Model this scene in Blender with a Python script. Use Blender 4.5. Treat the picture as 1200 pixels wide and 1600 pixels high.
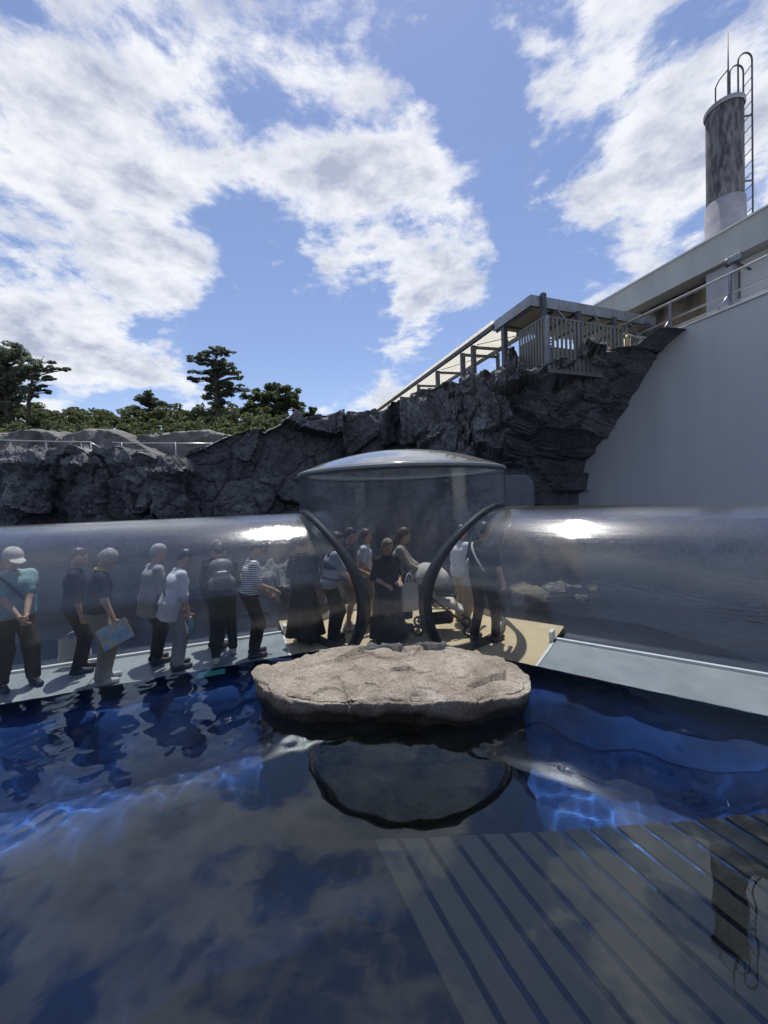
import bpy, bmesh, math, random
import numpy as np
from mathutils import Vector, Matrix

# ------------------------------------------------------------------ camera, sky, sun, exposure
for _o in list(bpy.data.objects):
    bpy.data.objects.remove(_o)
sc = bpy.context.scene
col = sc.collection
EYE = 1.95                      # metres above the pool's water (z = 0)
PITCH, ROLL = math.radians(-1.72), math.radians(2.0)
FWD = np.array([0, math.cos(PITCH), math.sin(PITCH)])
_u0 = np.array([0, -math.sin(PITCH), math.cos(PITCH)])
_r0 = np.array([1.0, 0, 0])
RGT = math.cos(ROLL) * _r0 - math.sin(ROLL) * _u0
UPV = math.sin(ROLL) * _r0 + math.cos(ROLL) * _u0
cam = bpy.data.cameras.new('camera')
cam.sensor_fit = 'HORIZONTAL'; cam.sensor_width = 36.0; cam.lens = 18.0
cam.clip_start = 0.05; cam.clip_end = 3000
camo = bpy.data.objects.new('camera', cam); col.objects.link(camo)
camo.matrix_world = Matrix(((RGT[0], UPV[0], -FWD[0], 0), (RGT[1], UPV[1], -FWD[1], 0),
                            (RGT[2], UPV[2], -FWD[2], EYE), (0, 0, 0, 1)))
sc.camera = camo

def ray(u, v):
    return FWD + RGT * (u - 600) / 600 + UPV * (800 - v) / 600
def on_z(u, v, z):
    d = ray(u, v); k = (z - EYE) / d[2]
    return np.array([d[0] * k, d[1] * k, z])
def at_y(u, v, y):
    d = ray(u, v); k = y / d[1]
    return np.array([d[0] * k, y, EYE + d[2] * k])

SUN_EL, SUN_AZ = math.radians(73.5), math.radians(1.0)     # azimuth clockwise from +y
SUN = np.array([math.sin(SUN_AZ) * math.cos(SUN_EL), math.cos(SUN_AZ) * math.cos(SUN_EL), math.sin(SUN_EL)])

def build_world():
    w = bpy.data.worlds.new('World'); sc.world = w; w.use_nodes = True
    nt = w.node_tree; N = nt.nodes; L = nt.links; N.clear()
    out = N.new('ShaderNodeOutputWorld'); bg = N.new('ShaderNodeBackground')
    bg.inputs['Strength'].default_value = 0.13
    L.new(bg.outputs[0], out.inputs[0])
    sky = N.new('ShaderNodeTexSky'); sky.sky_type = 'NISHITA'; sky.sun_disc = False
    sky.sun_elevation = SUN_EL; sky.sun_rotation = SUN_AZ
    sky.air_density = 1.0; sky.dust_density = 0.25; sky.ozone_density = 1.6
    tc = N.new('ShaderNodeTexCoord')
    def math_(op, a, b=None, clamp=False):
        m = N.new('ShaderNodeMath'); m.operation = op; m.use_clamp = clamp
        for i, x in enumerate((a, b)):
            if x is None: continue
            if isinstance(x, (int, float)): m.inputs[i].default_value = x
            else: L.new(x, m.inputs[i])
        return m.outputs[0]
    def vmath(op, a, b=None):
        m = N.new('ShaderNodeVectorMath'); m.operation = op
        for i, x in enumerate((a, b)):
            if x is None: continue
            if isinstance(x, tuple): m.inputs[i].default_value = x
            else: L.new(x, m.inputs[i])
        return m
    d = vmath('NORMALIZE', tc.outputs['Generated']).outputs[0]
    sep = N.new('ShaderNodeSeparateXYZ'); L.new(d, sep.inputs[0])
    zz = math_('ADD', math_('MAXIMUM', sep.outputs[2], 0.0), 0.55)
    comb = N.new('ShaderNodeCombineXYZ')
    L.new(math_('DIVIDE', sep.outputs[0], zz), comb.inputs[0])
    L.new(math_('DIVIDE', sep.outputs[1], zz), comb.inputs[1])
    L.new(math_('MULTIPLY', sep.outputs[2], 1.5), comb.inputs[2])
    P = comb.outputs[0]
    def noise(vec, scale, detail, rough, dist, loc):
        mp = N.new('ShaderNodeMapping'); mp.inputs['Location'].default_value = loc
        L.new(vec, mp.inputs[0])
        n = N.new('ShaderNodeTexNoise'); n.inputs['Scale'].default_value = scale
        n.inputs['Detail'].default_value = detail; n.inputs['Roughness'].default_value = rough
        n.inputs['Distortion'].default_value = dist
        L.new(mp.outputs[0], n.inputs['Vector']); return n.outputs[0]
    n1 = noise(P, 4.2, 12, 0.60, 0.15, (3.1, 1.7, 0.3))
    n2 = noise(P, 13.0, 9, 0.66, 0.3, (0.4, 5.2, 1.3))
    dens = math_('ADD', math_('ADD', math_('MULTIPLY', n1, 1.05), -.125), math_('MULTIPLY', n2, 0.32))
    # where the cloud banks and the clear gaps lie, as directions
    banks = [(110, 130, 190, .14), (300, 90, 170, .13), (80, 330, 170, .13), (240, 330, 100, .09), (540, 130, 120, .12),
             (590, 260, 120, .13), (670, 350, 90, .13), (735, 385, 55, .10), (520, 425, 45, .12), (290, 425, 50, .08),
             (40, 520, 90, .14), (140, 575, 90, .13), (265, 565, 50, .12), (960, 60, 150, .11), (1110, 80, 150, .13),
             (1000, 300, 80, .12), (970, 390, 90, .13), (890, 190, 50, .06), (640, 540, 70, .12), (600, 600, 50, .12),
             (520, 640, 30, .12), (1150, 280, 90, .10), (430, 60, 90, .10),
             (715, 90, 85, -.16), (745, 220, 70, -.15), (830, 330, 55, -.15), (380, 520, 75, -.14), (440, 600, 70, -.13),
             (480, 520, 70, -.14), (330, 490, 45, -.10), (820, 430, 60, -.16), (600, 480, 40, -.10), (690, 480, 45, -.12),
             (190, 510, 50, -.06), (400, 300, 50, -.07), (920, 250, 40, -.07), (1080, 240, 40, -.07), (560, 555, 45, -.10),
             (360, 330, 45, -.10), (230, 200, 35, -.08), (20, 30, 50, -.10), (160, 30, 40, -.07), (400, 190, 35, -.08), (30, 230, 35, -.07), (60, 430, 40, -.06), (470, 330, 35, -.05), (760, 560, 60, -.10)]
    bias = None
    for (u, v, rad, wt) in banks:
        c = ray(u, v); cl = np.linalg.norm(c); c = c / cl
        ang = (rad / 600.0) / cl                        # pixels to radians at that slant
        k = 1.0 / (ang * ang)
        dt = vmath('DOT_PRODUCT', d, (float(c[0]), float(c[1]), float(c[2]))).outputs['Value']
        e = math_('EXPONENT', math_('MULTIPLY', math_('SUBTRACT', dt, 1.0), k * 2.0))
        t = math_('MULTIPLY', e, wt)
        t = math_('MULTIPLY', t, .62 if wt > 0 else .85)
        bias = t if bias is None else math_('ADD', bias, t)
    dens = math_('ADD', dens, bias)
    mr = N.new('ShaderNodeMapRange'); mr.interpolation_type = 'SMOOTHSTEP'
    mr.inputs[1].default_value = 0.545; mr.inputs[2].default_value = 0.70
    L.new(dens, mr.inputs[0])
    cov = mr.outputs[0]
    # thick parts are greyer, thin edges white
    n3 = noise(P, 8.0, 8, 0.6, 0.2, (7.0, 2.0, 4.0))
    th = N.new('ShaderNodeMapRange'); th.inputs[1].default_value = 0.60; th.inputs[2].default_value = 0.90
    L.new(math_('ADD', dens, math_('MULTIPLY', math_('SUBTRACT', n3, 0.5), 0.9)), th.inputs[0])
    ramp = N.new('ShaderNodeValToRGB')
    el = ramp.color_ramp.elements
    el[0].position = 0.0; el[0].color = (6.9, 7.0, 7.25, 1)
    el[1].position = 1.0; el[1].color = (3.3, 3.6, 4.6, 1)
    e2 = el.new(0.35); e2.color = (5.9, 6.05, 6.5, 1)
    L.new(th.outputs[0], ramp.inputs[0])
    tint = N.new('ShaderNodeMix'); tint.data_type = 'RGBA'; tint.blend_type = 'MULTIPLY'
    tint.inputs[0].default_value = 1.0; tint.inputs[7].default_value = SKY_TINT
    L.new(sky.outputs[0], tint.inputs[6])
    mx = N.new('ShaderNodeMix'); mx.data_type = 'RGBA'
    L.new(math_('MULTIPLY', cov, 0.93), mx.inputs[0])
    L.new(tint.outputs[2], mx.inputs[6]); L.new(ramp.outputs[0], mx.inputs[7])
    L.new(mx.outputs[2], bg.inputs['Color'])
SKY_TINT = (1.08, 1.0, 1.06, 1)
build_world()
sc.world.cycles.sampling_method = 'MANUAL'; sc.world.cycles.sample_map_resolution = 256

sl = bpy.data.lights.new('sun', 'SUN'); sl.energy = 5.0; sl.angle = math.radians(0.5); sl.color = (1.0, 0.955, 0.88)
slo = bpy.data.objects.new('sun', sl); col.objects.link(slo)
slo.rotation_euler = Vector(SUN).to_track_quat('Z', 'Y').to_euler(); slo.location = (0, 0, 40)
CAUSTICS = True
if CAUSTICS: sl.cycles.is_caustics_light = True
sc.view_settings.view_transform = 'Standard'; sc.view_settings.look = 'None'
sc.view_settings.exposure = 0.1; sc.view_settings.gamma = 1.0; sc.view_settings.use_curve_mapping = False
sc.render.engine = 'CYCLES'
cy = sc.cycles
cy.use_denoising = True
try: cy.denoiser = 'OPENIMAGEDENOISE'
except Exception: pass
cy.max_bounces = 8; cy.transparent_max_bounces = 32; cy.glossy_bounces = 4; cy.transmission_bounces = 8
cy.diffuse_bounces = 3; cy.sample_clamp_indirect = 4.0; cy.sample_clamp_direct = 0.0
cy.use_adaptive_sampling = True; cy.adaptive_threshold = 0.025
cy.caustics_reflective = False; cy.caustics_refractive = True

# ------------------------------------------------------------------ noise helpers
rng = np.random.default_rng(7)
random.seed(7)
def _h(ix, iy, iz, seed):
    h = (ix.astype(np.int64) * 374761393 + iy.astype(np.int64) * 668265263 + iz.astype(np.int64) * 2147483647 + seed * 974711) & 0xffffffff
    h = ((h ^ (h >> 13)) * 1274126177) & 0xffffffff
    h = ((h ^ (h >> 16)) * 2246822519) & 0xffffffff
    h = h ^ (h >> 15)
    return (h & 0xffffff) / float(0x1000000)
def vnoise(p, seed=0):
    i = np.floor(p); f = p - i; f = f * f * (3 - 2 * f); i = i.astype(np.int64); r = 0
    for dx in (0, 1):
        for dy in (0, 1):
            for dz in (0, 1):
                w = (f[:, 0] if dx else 1 - f[:, 0]) * (f[:, 1] if dy else 1 - f[:, 1]) * (f[:, 2] if dz else 1 - f[:, 2])
                r = r + w * _h(i[:, 0] + dx, i[:, 1] + dy, i[:, 2] + dz, seed)
    return r * 2 - 1
def fbm(p, octv=4, seed=0, gain=0.5):
    r = 0; a = 1.0
    for k in range(octv):
        r = r + a * vnoise(p * (2.03 ** k) + 17.3 * k, seed + k); a *= gain
    return r
def facets(p, seed=0, tilt=0.6):
    """angular blocks: each cell is a tilted plane; returns offset and distance to the crack"""
    i = np.floor(p).astype(np.int64)
    b1 = np.full(len(p), 1e9); b2 = b1.copy(); off = np.zeros(len(p))
    for dx in (-1, 0, 1):
        for dy in (-1, 0, 1):
            for dz in (-1, 0, 1):
                c = i + (dx, dy, dz)
                r = [_h(c[:, 0], c[:, 1], c[:, 2], seed + k) for k in range(7)]
                cp = c + np.stack(r[:3], 1)
                dv = p - cp; d = (dv * dv).sum(1)
                o = (r[3] - 0.5) + tilt * ((r[4] - .5) * dv[:, 0] + (r[5] - .5) * dv[:, 1] + (r[6] - .5) * dv[:, 2]) * 2
                m = d < b1
                b2 = np.where(m, b1, np.minimum(b2, d)); off = np.where(m, o, off); b1 = np.where(m, d, b1)
    return off, np.sqrt(b2) - np.sqrt(b1)
def smooth(a, b, x):
    t = np.clip((x - a) / (b - a), 0, 1); return t * t * (3 - 2 * t)

# ------------------------------------------------------------------ materials
def principled(name):
    m = bpy.data.materials.new(name); m.use_nodes = True
    nt = m.node_tree; return m, nt, nt.nodes, nt.links, nt.nodes['Principled BSDF']
def mat(name, c, rough=0.7, c2=None, scale=6.0, bump=0.0, bscale=None, metal=0.0, stretch=(1, 1, 1), detail=6, lo=.35, hi=.68, spec=0.5, c3=None, s3=1.0):
    m, nt, N, L, b = principled(name)
    b.inputs['Roughness'].default_value = rough; b.inputs['Metallic'].default_value = metal
    b.inputs['Specular IOR Level'].default_value = spec
    b.inputs['Base Color'].default_value = (*c, 1)
    if c2 is None and not bump: return m
    tc = N.new('ShaderNodeTexCoord'); mp = N.new('ShaderNodeMapping'); mp.inputs['Scale'].default_value = stretch
    L.new(tc.outputs['Object'], mp.inputs[0])
    if c2 is not None:
        n = N.new('ShaderNodeTexNoise'); n.inputs['Scale'].default_value = scale; n.inputs['Detail'].default_value = detail
        n.inputs['Roughness'].default_value = 0.62
        L.new(mp.outputs[0], n.inputs['Vector'])
        r = N.new('ShaderNodeValToRGB'); r.color_ramp.elements[0].position = lo; r.color_ramp.elements[1].position = hi
        r.color_ramp.elements[0].color = (*c, 1); r.color_ramp.elements[1].color = (*c2, 1)
        L.new(n.outputs[0], r.inputs[0]); outc = r.outputs[0]
        if c3 is not None:
            n3 = N.new('ShaderNodeTexNoise'); n3.inputs['Scale'].default_value = s3; n3.inputs['Detail'].default_value = 5
            L.new(mp.outputs[0], n3.inputs['Vector'])
            r3 = N.new('ShaderNodeValToRGB'); r3.color_ramp.elements[0].position = .48; r3.color_ramp.elements[1].position = .66
            r3.color_ramp.elements[0].color = (0, 0, 0, 1); r3.color_ramp.elements[1].color = (1, 1, 1, 1)
            L.new(n3.outputs[0], r3.inputs[0])
            mx = N.new('ShaderNodeMix'); mx.data_type = 'RGBA'
            L.new(r3.outputs[0], mx.inputs[0]); L.new(outc, mx.inputs[6]); mx.inputs[7].default_value = (*c3, 1)
            outc = mx.outputs[2]
        L.new(outc, b.inputs['Base Color'])
    if bump:
        n2 = N.new('ShaderNodeTexNoise'); n2.inputs['Scale'].default_value = bscale or scale * 3; n2.inputs['Detail'].default_value = 8
        n2.inputs['Roughness'].default_value = 0.65
        L.new(mp.outputs[0], n2.inputs['Vector'])
        bp = N.new('ShaderNodeBump'); bp.inputs['Strength'].default_value = bump; bp.inputs['Distance'].default_value = 0.05
        L.new(n2.outputs[0], bp.inputs['Height']); L.new(bp.outputs[0], b.inputs['Normal'])
    return m

def acrylic(name, rotz=0.0, film=0.05, rough=0.06, streak=0.25, tint=(.93, .95, .97), boost=1.5):
    """clear thick acrylic: see-through with mirror sheen, fine scratches along the sheet and a thin film of dried salt"""
    m = bpy.data.materials.new(name); m.use_nodes = True
    nt = m.node_tree; N = nt.nodes; L = nt.links; N.clear()
    out = N.new('ShaderNodeOutputMaterial')
    tc = N.new('ShaderNodeTexCoord'); mp = N.new('ShaderNodeMapping')
    mp.vector_type = 'POINT'
    rot = N.new('ShaderNodeVectorRotate'); rot.rotation_type = 'Z_AXIS'; rot.inputs['Angle'].default_value = -rotz
    L.new(tc.outputs['Object'], rot.inputs['Vector'])
    mp.inputs['Scale'].default_value = (0.45, 7.0, 7.0)
    L.new(rot.outputs[0], mp.inputs[0])
    n = N.new('ShaderNodeTexNoise'); n.inputs['Scale'].default_value = 2.2; n.inputs['Detail'].default_value = 5; n.inputs['Roughness'].default_value = .7
    L.new(mp.outputs[0], n.inputs['Vector'])
    bp = N.new('ShaderNodeBump'); bp.inputs['Strength'].default_value = streak; bp.inputs['Distance'].default_value = 0.012
    L.new(n.outputs[0], bp.inputs['Height'])
    geo = N.new('ShaderNodeNewGeometry')
    ior = N.new('ShaderNodeMix'); ior.data_type = 'FLOAT'; ior.inputs[2].default_value = 1.49; ior.inputs[3].default_value = 1 / 1.49
    L.new(geo.outputs['Backfacing'], ior.inputs[0])
    fr = N.new('ShaderNodeFresnel'); L.new(ior.outputs[0], fr.inputs['IOR']); L.new(bp.outputs[0], fr.inputs['Normal'])
    mu = N.new('ShaderNodeMath'); mu.operation = 'MULTIPLY'; mu.use_clamp = True; mu.inputs[1].default_value = boost
    L.new(fr.outputs[0], mu.inputs[0])
    tr = N.new('ShaderNodeBsdfTransparent'); tr.inputs[0].default_value = (*tint, 1)
    gl = N.new('ShaderNodeBsdfGlossy'); gl.inputs['Roughness'].default_value = rough; L.new(bp.outputs[0], gl.inputs['Normal'])
    g2 = N.new('ShaderNodeBsdfGlossy'); g2.inputs['Roughness'].default_value = rough * 4; L.new(bp.outputs[0], g2.inputs['Normal'])
    gm = N.new('ShaderNodeMixShader'); gm.inputs[0].default_value = .12; L.new(gl.outputs[0], gm.inputs[1]); L.new(g2.outputs[0], gm.inputs[2])
    mx = N.new('ShaderNodeMixShader'); L.new(mu.outputs[0], mx.inputs[0]); L.new(tr.outputs[0], mx.inputs[1]); L.new(gm.outputs[0], mx.inputs[2])
    # salt film and dried drops
    n2 = N.new('ShaderNodeTexNoise'); n2.inputs['Scale'].default_value = 1.3; n2.inputs['Detail'].default_value = 7
    L.new(tc.outputs['Object'], n2.inputs['Vector'])
    mr = N.new('ShaderNodeMapRange'); mr.inputs[1].default_value = .3; mr.inputs[2].default_value = .75
    mr.inputs[3].default_value = film * .35; mr.inputs[4].default_value = film * 1.5
    L.new(n2.outputs[0], mr.inputs[0])
    vo = N.new('ShaderNodeTexVoronoi'); vo.inputs['Scale'].default_value = 38; vo.inputs['Randomness'].default_value = 1
    L.new(tc.outputs['Object'], vo.inputs['Vector'])
    n4 = N.new('ShaderNodeTexNoise'); n4.inputs['Scale'].default_value = 1.7; n4.inputs['Detail'].default_value = 3
    L.new(tc.outputs['Object'], n4.inputs['Vector'])
    sz = N.new('ShaderNodeMapRange'); sz.inputs[1].default_value = .5; sz.inputs[2].default_value = .8; sz.inputs[3].default_value = 0; sz.inputs[4].default_value = .22
    L.new(n4.outputs[0], sz.inputs[0])
    lt = N.new('ShaderNodeMath'); lt.operation = 'LESS_THAN'; L.new(vo.outputs['Distance'], lt.inputs[0]); L.new(sz.outputs[0], lt.inputs[1])
    l2 = N.new('ShaderNodeMath'); l2.operation = 'MULTIPLY'; L.new(lt.outputs[0], l2.inputs[0]); l2.inputs[1].default_value = film * 2.2
    ad = N.new('ShaderNodeMath'); ad.operation = 'ADD'; ad.use_clamp = True; L.new(mr.outputs[0], ad.inputs[0]); L.new(l2.outputs[0], ad.inputs[1])
    df = N.new('ShaderNodeBsdfDiffuse'); df.inputs[0].default_value = (.62, .66, .72, 1)
    m2 = N.new('ShaderNodeMixShader'); L.new(ad.outputs[0], m2.inputs[0]); L.new(mx.outputs[0], m2.inputs[1]); L.new(df.outputs[0], m2.inputs[2])
    L.new(m2.outputs[0], out.inputs[0])
    return m

M = {}
def rock_mat(name, dark, mid, light, wet=False, scale=1.2, rough=0.85):
    m, nt, N, L, b = principled(name)
    tc = N.new('ShaderNodeTexCoord')
    n1 = N.new('ShaderNodeTexNoise'); n1.inputs['Scale'].default_value = scale; n1.inputs['Detail'].default_value = 10; n1.inputs['Roughness'].default_value = .65
    n1.inputs['Distortion'].default_value = .4
    L.new(tc.outputs['Object'], n1.inputs['Vector'])
    r = N.new('ShaderNodeValToRGB'); e = r.color_ramp.elements
    e[0].position = .32; e[0].color = (*dark, 1); e[1].position = .72; e[1].color = (*light, 1)
    k = e.new(.52); k.color = (*mid, 1)
    L.new(n1.outputs[0], r.inputs[0])
    # pits and grains
    n2 = N.new('ShaderNodeTexNoise'); n2.inputs['Scale'].default_value = scale * 22; n2.inputs['Detail'].default_value = 6; n2.inputs['Roughness'].default_value = .7
    L.new(tc.outputs['Object'], n2.inputs['Vector'])
    r2 = N.new('ShaderNodeValToRGB'); r2.color_ramp.elements[0].position = .36; r2.color_ramp.elements[1].position = .60
    r2.color_ramp.elements[0].color = (.45, .45, .45, 1); r2.color_ramp.elements[1].color = (1.1, 1.1, 1.1, 1)
    L.new(n2.outputs[0], r2.inputs[0])
    mx = N.new('ShaderNodeMix'); mx.data_type = 'RGBA'; mx.blend_type = 'MULTIPLY'; mx.inputs[0].default_value = .8
    L.new(r.outputs[0], mx.inputs[6]); L.new(r2.outputs[0], mx.inputs[7])
    outc = mx.outputs[2]
    if wet:      # the stone is stained dark and glossy by the water up to about a hand's width above it
        geo = N.new('ShaderNodeNewGeometry'); sp = N.new('ShaderNodeSeparateXYZ'); L.new(geo.outputs['Position'], sp.inputs[0])
        n3 = N.new('ShaderNodeTexNoise'); n3.inputs['Scale'].default_value = 2.4; L.new(tc.outputs['Object'], n3.inputs['Vector'])
        a = N.new('ShaderNodeMath'); a.operation = 'MULTIPLY_ADD'; L.new(n3.outputs[0], a.inputs[0]); a.inputs[1].default_value = -.19; L.new(sp.outputs[2], a.inputs[2])
        mr = N.new('ShaderNodeMapRange'); mr.inputs[1].default_value = -.03; mr.inputs[2].default_value = .03
        L.new(a.outputs[0], mr.inputs[0])
        m3 = N.new('ShaderNodeMix'); m3.data_type = 'RGBA'; m3.inputs[6].default_value = (.045, .036, .022, 1)
        L.new(mr.outputs[0], m3.inputs[0]); L.new(outc, m3.inputs[7]); outc = m3.outputs[2]
        m4 = N.new('ShaderNodeMix'); m4.data_type = 'FLOAT'; m4.inputs[2].default_value = .25; m4.inputs[3].default_value = rough
        L.new(mr.outputs[0], m4.inputs[0]); L.new(m4.outputs[0], b.inputs['Roughness'])
    else: b.inputs['Roughness'].default_value = rough
    L.new(outc, b.inputs['Base Color'])
    b.inputs['Specular IOR Level'].default_value = .3
    ad = N.new('ShaderNodeMath'); ad.operation = 'MULTIPLY_ADD'; L.new(n2.outputs[0], ad.inputs[0]); ad.inputs[1].default_value = .5
    n5 = N.new('ShaderNodeTexNoise'); n5.inputs['Scale'].default_value = scale * 5; n5.inputs['Detail'].default_value = 8
    L.new(tc.outputs['Object'], n5.inputs['Vector']); L.new(n5.outputs[0], ad.inputs[2])
    bp = N.new('ShaderNodeBump'); bp.inputs['Strength'].default_value = .75; bp.inputs['Distance'].default_value = .10 / scale
    L.new(ad.outputs[0], bp.inputs['Height']); L.new(bp.outputs[0], b.inputs['Normal'])
    return m
M['cliff'] = rock_mat('cliff_rock', (.11, .112, .12), (.195, .195, .205), (.32, .315, .31), scale=.55)
M['back_rock'] = rock_mat('pale_rock', (.10, .10, .10), (.18, .175, .17), (.28, .27, .26), scale=.8)
M['island'] = rock_mat('island_stone', (.17, .145, .12), (.30, .265, .225), (.42, .385, .335), wet=True, scale=2.2)
M['mossy'] = rock_mat('mossy_stone', (.06, .055, .03), (.14, .12, .065), (.25, .22, .15), wet=True, scale=2.5)
M['metal'] = mat('galvanised_metal', (.30, .32, .35), .45, (.16, .17, .19), 9, metal=.6, spec=.5)
M['darkmetal'] = mat('weathered_steel', (.13, .14, .16), .6, (.06, .065, .075), 8, metal=.3)
M['rail'] = mat('rail_steel', (.50, .51, .53), .35, (.36, .36, .38), 14, metal=.7)
M['wallpaint'] = mat('pale_wall_paint', (.58, .58, .585), .8, (.50, .50, .505), 1.4, bump=.06, bscale=60, stretch=(1, 1, .12), detail=8, lo=.3, hi=.75)
M['fascia'] = mat('fascia_paint', (.46, .48, .46), .7, (.36, .38, .37), 1.2, bump=.03, bscale=30, stretch=(1, 1, .3))
M['canopyfascia'] = mat('galvanised_fascia', (.38, .40, .42), .5, (.22, .235, .25), 3.5, metal=.35, stretch=(1, 1, .5))
M['brownwall'] = mat('stained_brown_wall', (.26, .20, .12), .9, (.14, .105, .07), 1.6, bump=.15, bscale=14, c3=(.03, .028, .026), s3=1.1, stretch=(1, 1, .55))
M['soffit'] = mat('soffit_board', (.52, .47, .34), .8, (.42, .37, .26), 2.0)
M['screen'] = mat('perforated_panel', (.24, .235, .22), .7, (.15, .148, .14), 4, metal=.1, stretch=(1, 1, .4))
M['greycolumn'] = mat('grey_column_paint', (.42, .43, .47), .8, (.34, .35, .39), 2)
M['chimney'] = mat('stained_concrete', (.20, .20, .215), .9, (.05, .052, .062), 3.2, bump=.3, bscale=25, stretch=(2.2, 2.2, .55), detail=10, lo=.36, hi=.60)
M['chimneybase'] = mat('chimney_base_concrete', (.33, .33, .37), .9, (.22, .22, .25), 2.0, bump=.15, bscale=20)
M['gasket'] = mat('rubber_gasket', (.03, .033, .038), .5, (.055, .06, .068), 7, bump=.1)
M['rimgrey'] = mat('grey_rim', (.30, .32, .33), .4, (.22, .235, .245), 6)
M['tfloor'] = mat('tunnel_floor_panel', (.34, .365, .36), .28, (.24, .26, .255), 2.2, bump=.03, bscale=40)
M['beige'] = mat('beige_floor', (.56, .45, .27), .5, (.47, .37, .21), 2.5, bump=.03, bscale=50)
M['white'] = mat('white_trim', (.72, .73, .72), .4, (.62, .63, .62), 8)
M['black'] = mat('black_plastic', (.012, .012, .014), .45)
M['yellow'] = mat('yellow_hose', (.50, .34, .08), .5)
M['teal'] = mat('teal_plate', (.10, .55, .42), .5, (.05, .38, .30), 6)
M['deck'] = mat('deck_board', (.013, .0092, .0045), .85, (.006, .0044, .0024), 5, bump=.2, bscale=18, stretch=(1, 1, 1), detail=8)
M['greypanel'] = mat('grey_hatch', (.17, .18, .195), .6, (.12, .125, .14), 4)

def leaf_mat(name, c, c2, sc_=.5):
    m, nt, N, L, b = principled(name)
    geo = N.new('ShaderNodeNewGeometry'); n = N.new('ShaderNodeTexNoise'); n.inputs['Scale'].default_value = sc_; n.inputs['Detail'].default_value = 4
    L.new(geo.outputs['Position'], n.inputs['Vector'])
    a = N.new('ShaderNodeMath'); a.operation = 'MULTIPLY_ADD'; a.inputs[1].default_value = .45
    L.new(geo.outputs['Random Per Island'], a.inputs[0]); L.new(n.outputs[0], a.inputs[2])
    r = N.new('ShaderNodeValToRGB'); r.color_ramp.elements[0].position = .42; r.color_ramp.elements[1].position = .98
    r.color_ramp.elements[0].color = (*c, 1); r.color_ramp.elements[1].color = (*c2, 1)
    L.new(a.outputs[0], r.inputs[0]); L.new(r.outputs[0], b.inputs['Base Color'])
    b.inputs['Roughness'].default_value = .6; b.inputs['Specular IOR Level'].default_value = .25
    tl = N.new('ShaderNodeBsdfTranslucent'); L.new(r.outputs[0], tl.inputs[0]); mx = N.new('ShaderNodeMixShader'); mx.inputs[0].default_value = .6
    L.new(b.outputs[0], mx.inputs[1]); L.new(tl.outputs[0], mx.inputs[2]); L.new(mx.outputs[0], N['Material Output'].inputs[0])
    return m
M['pine'] = leaf_mat('pine_needles', (.085, .115, .082), (.17, .20, .135))
M['leaf'] = leaf_mat('shrub_leaves', (.055, .075, .042), (.15, .175, .085))
M['leaf2'] = leaf_mat('broad_leaves', (.08, .11, .065), (.17, .21, .115))
M['bark'] = mat('bark', (.05, .04, .032), .95, (.09, .075, .06), 6, bump=.5)
M['hill'] = mat('hill_soil', (.03, .036, .018), .95, (.05, .05, .028), .6, bump=.4)

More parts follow.
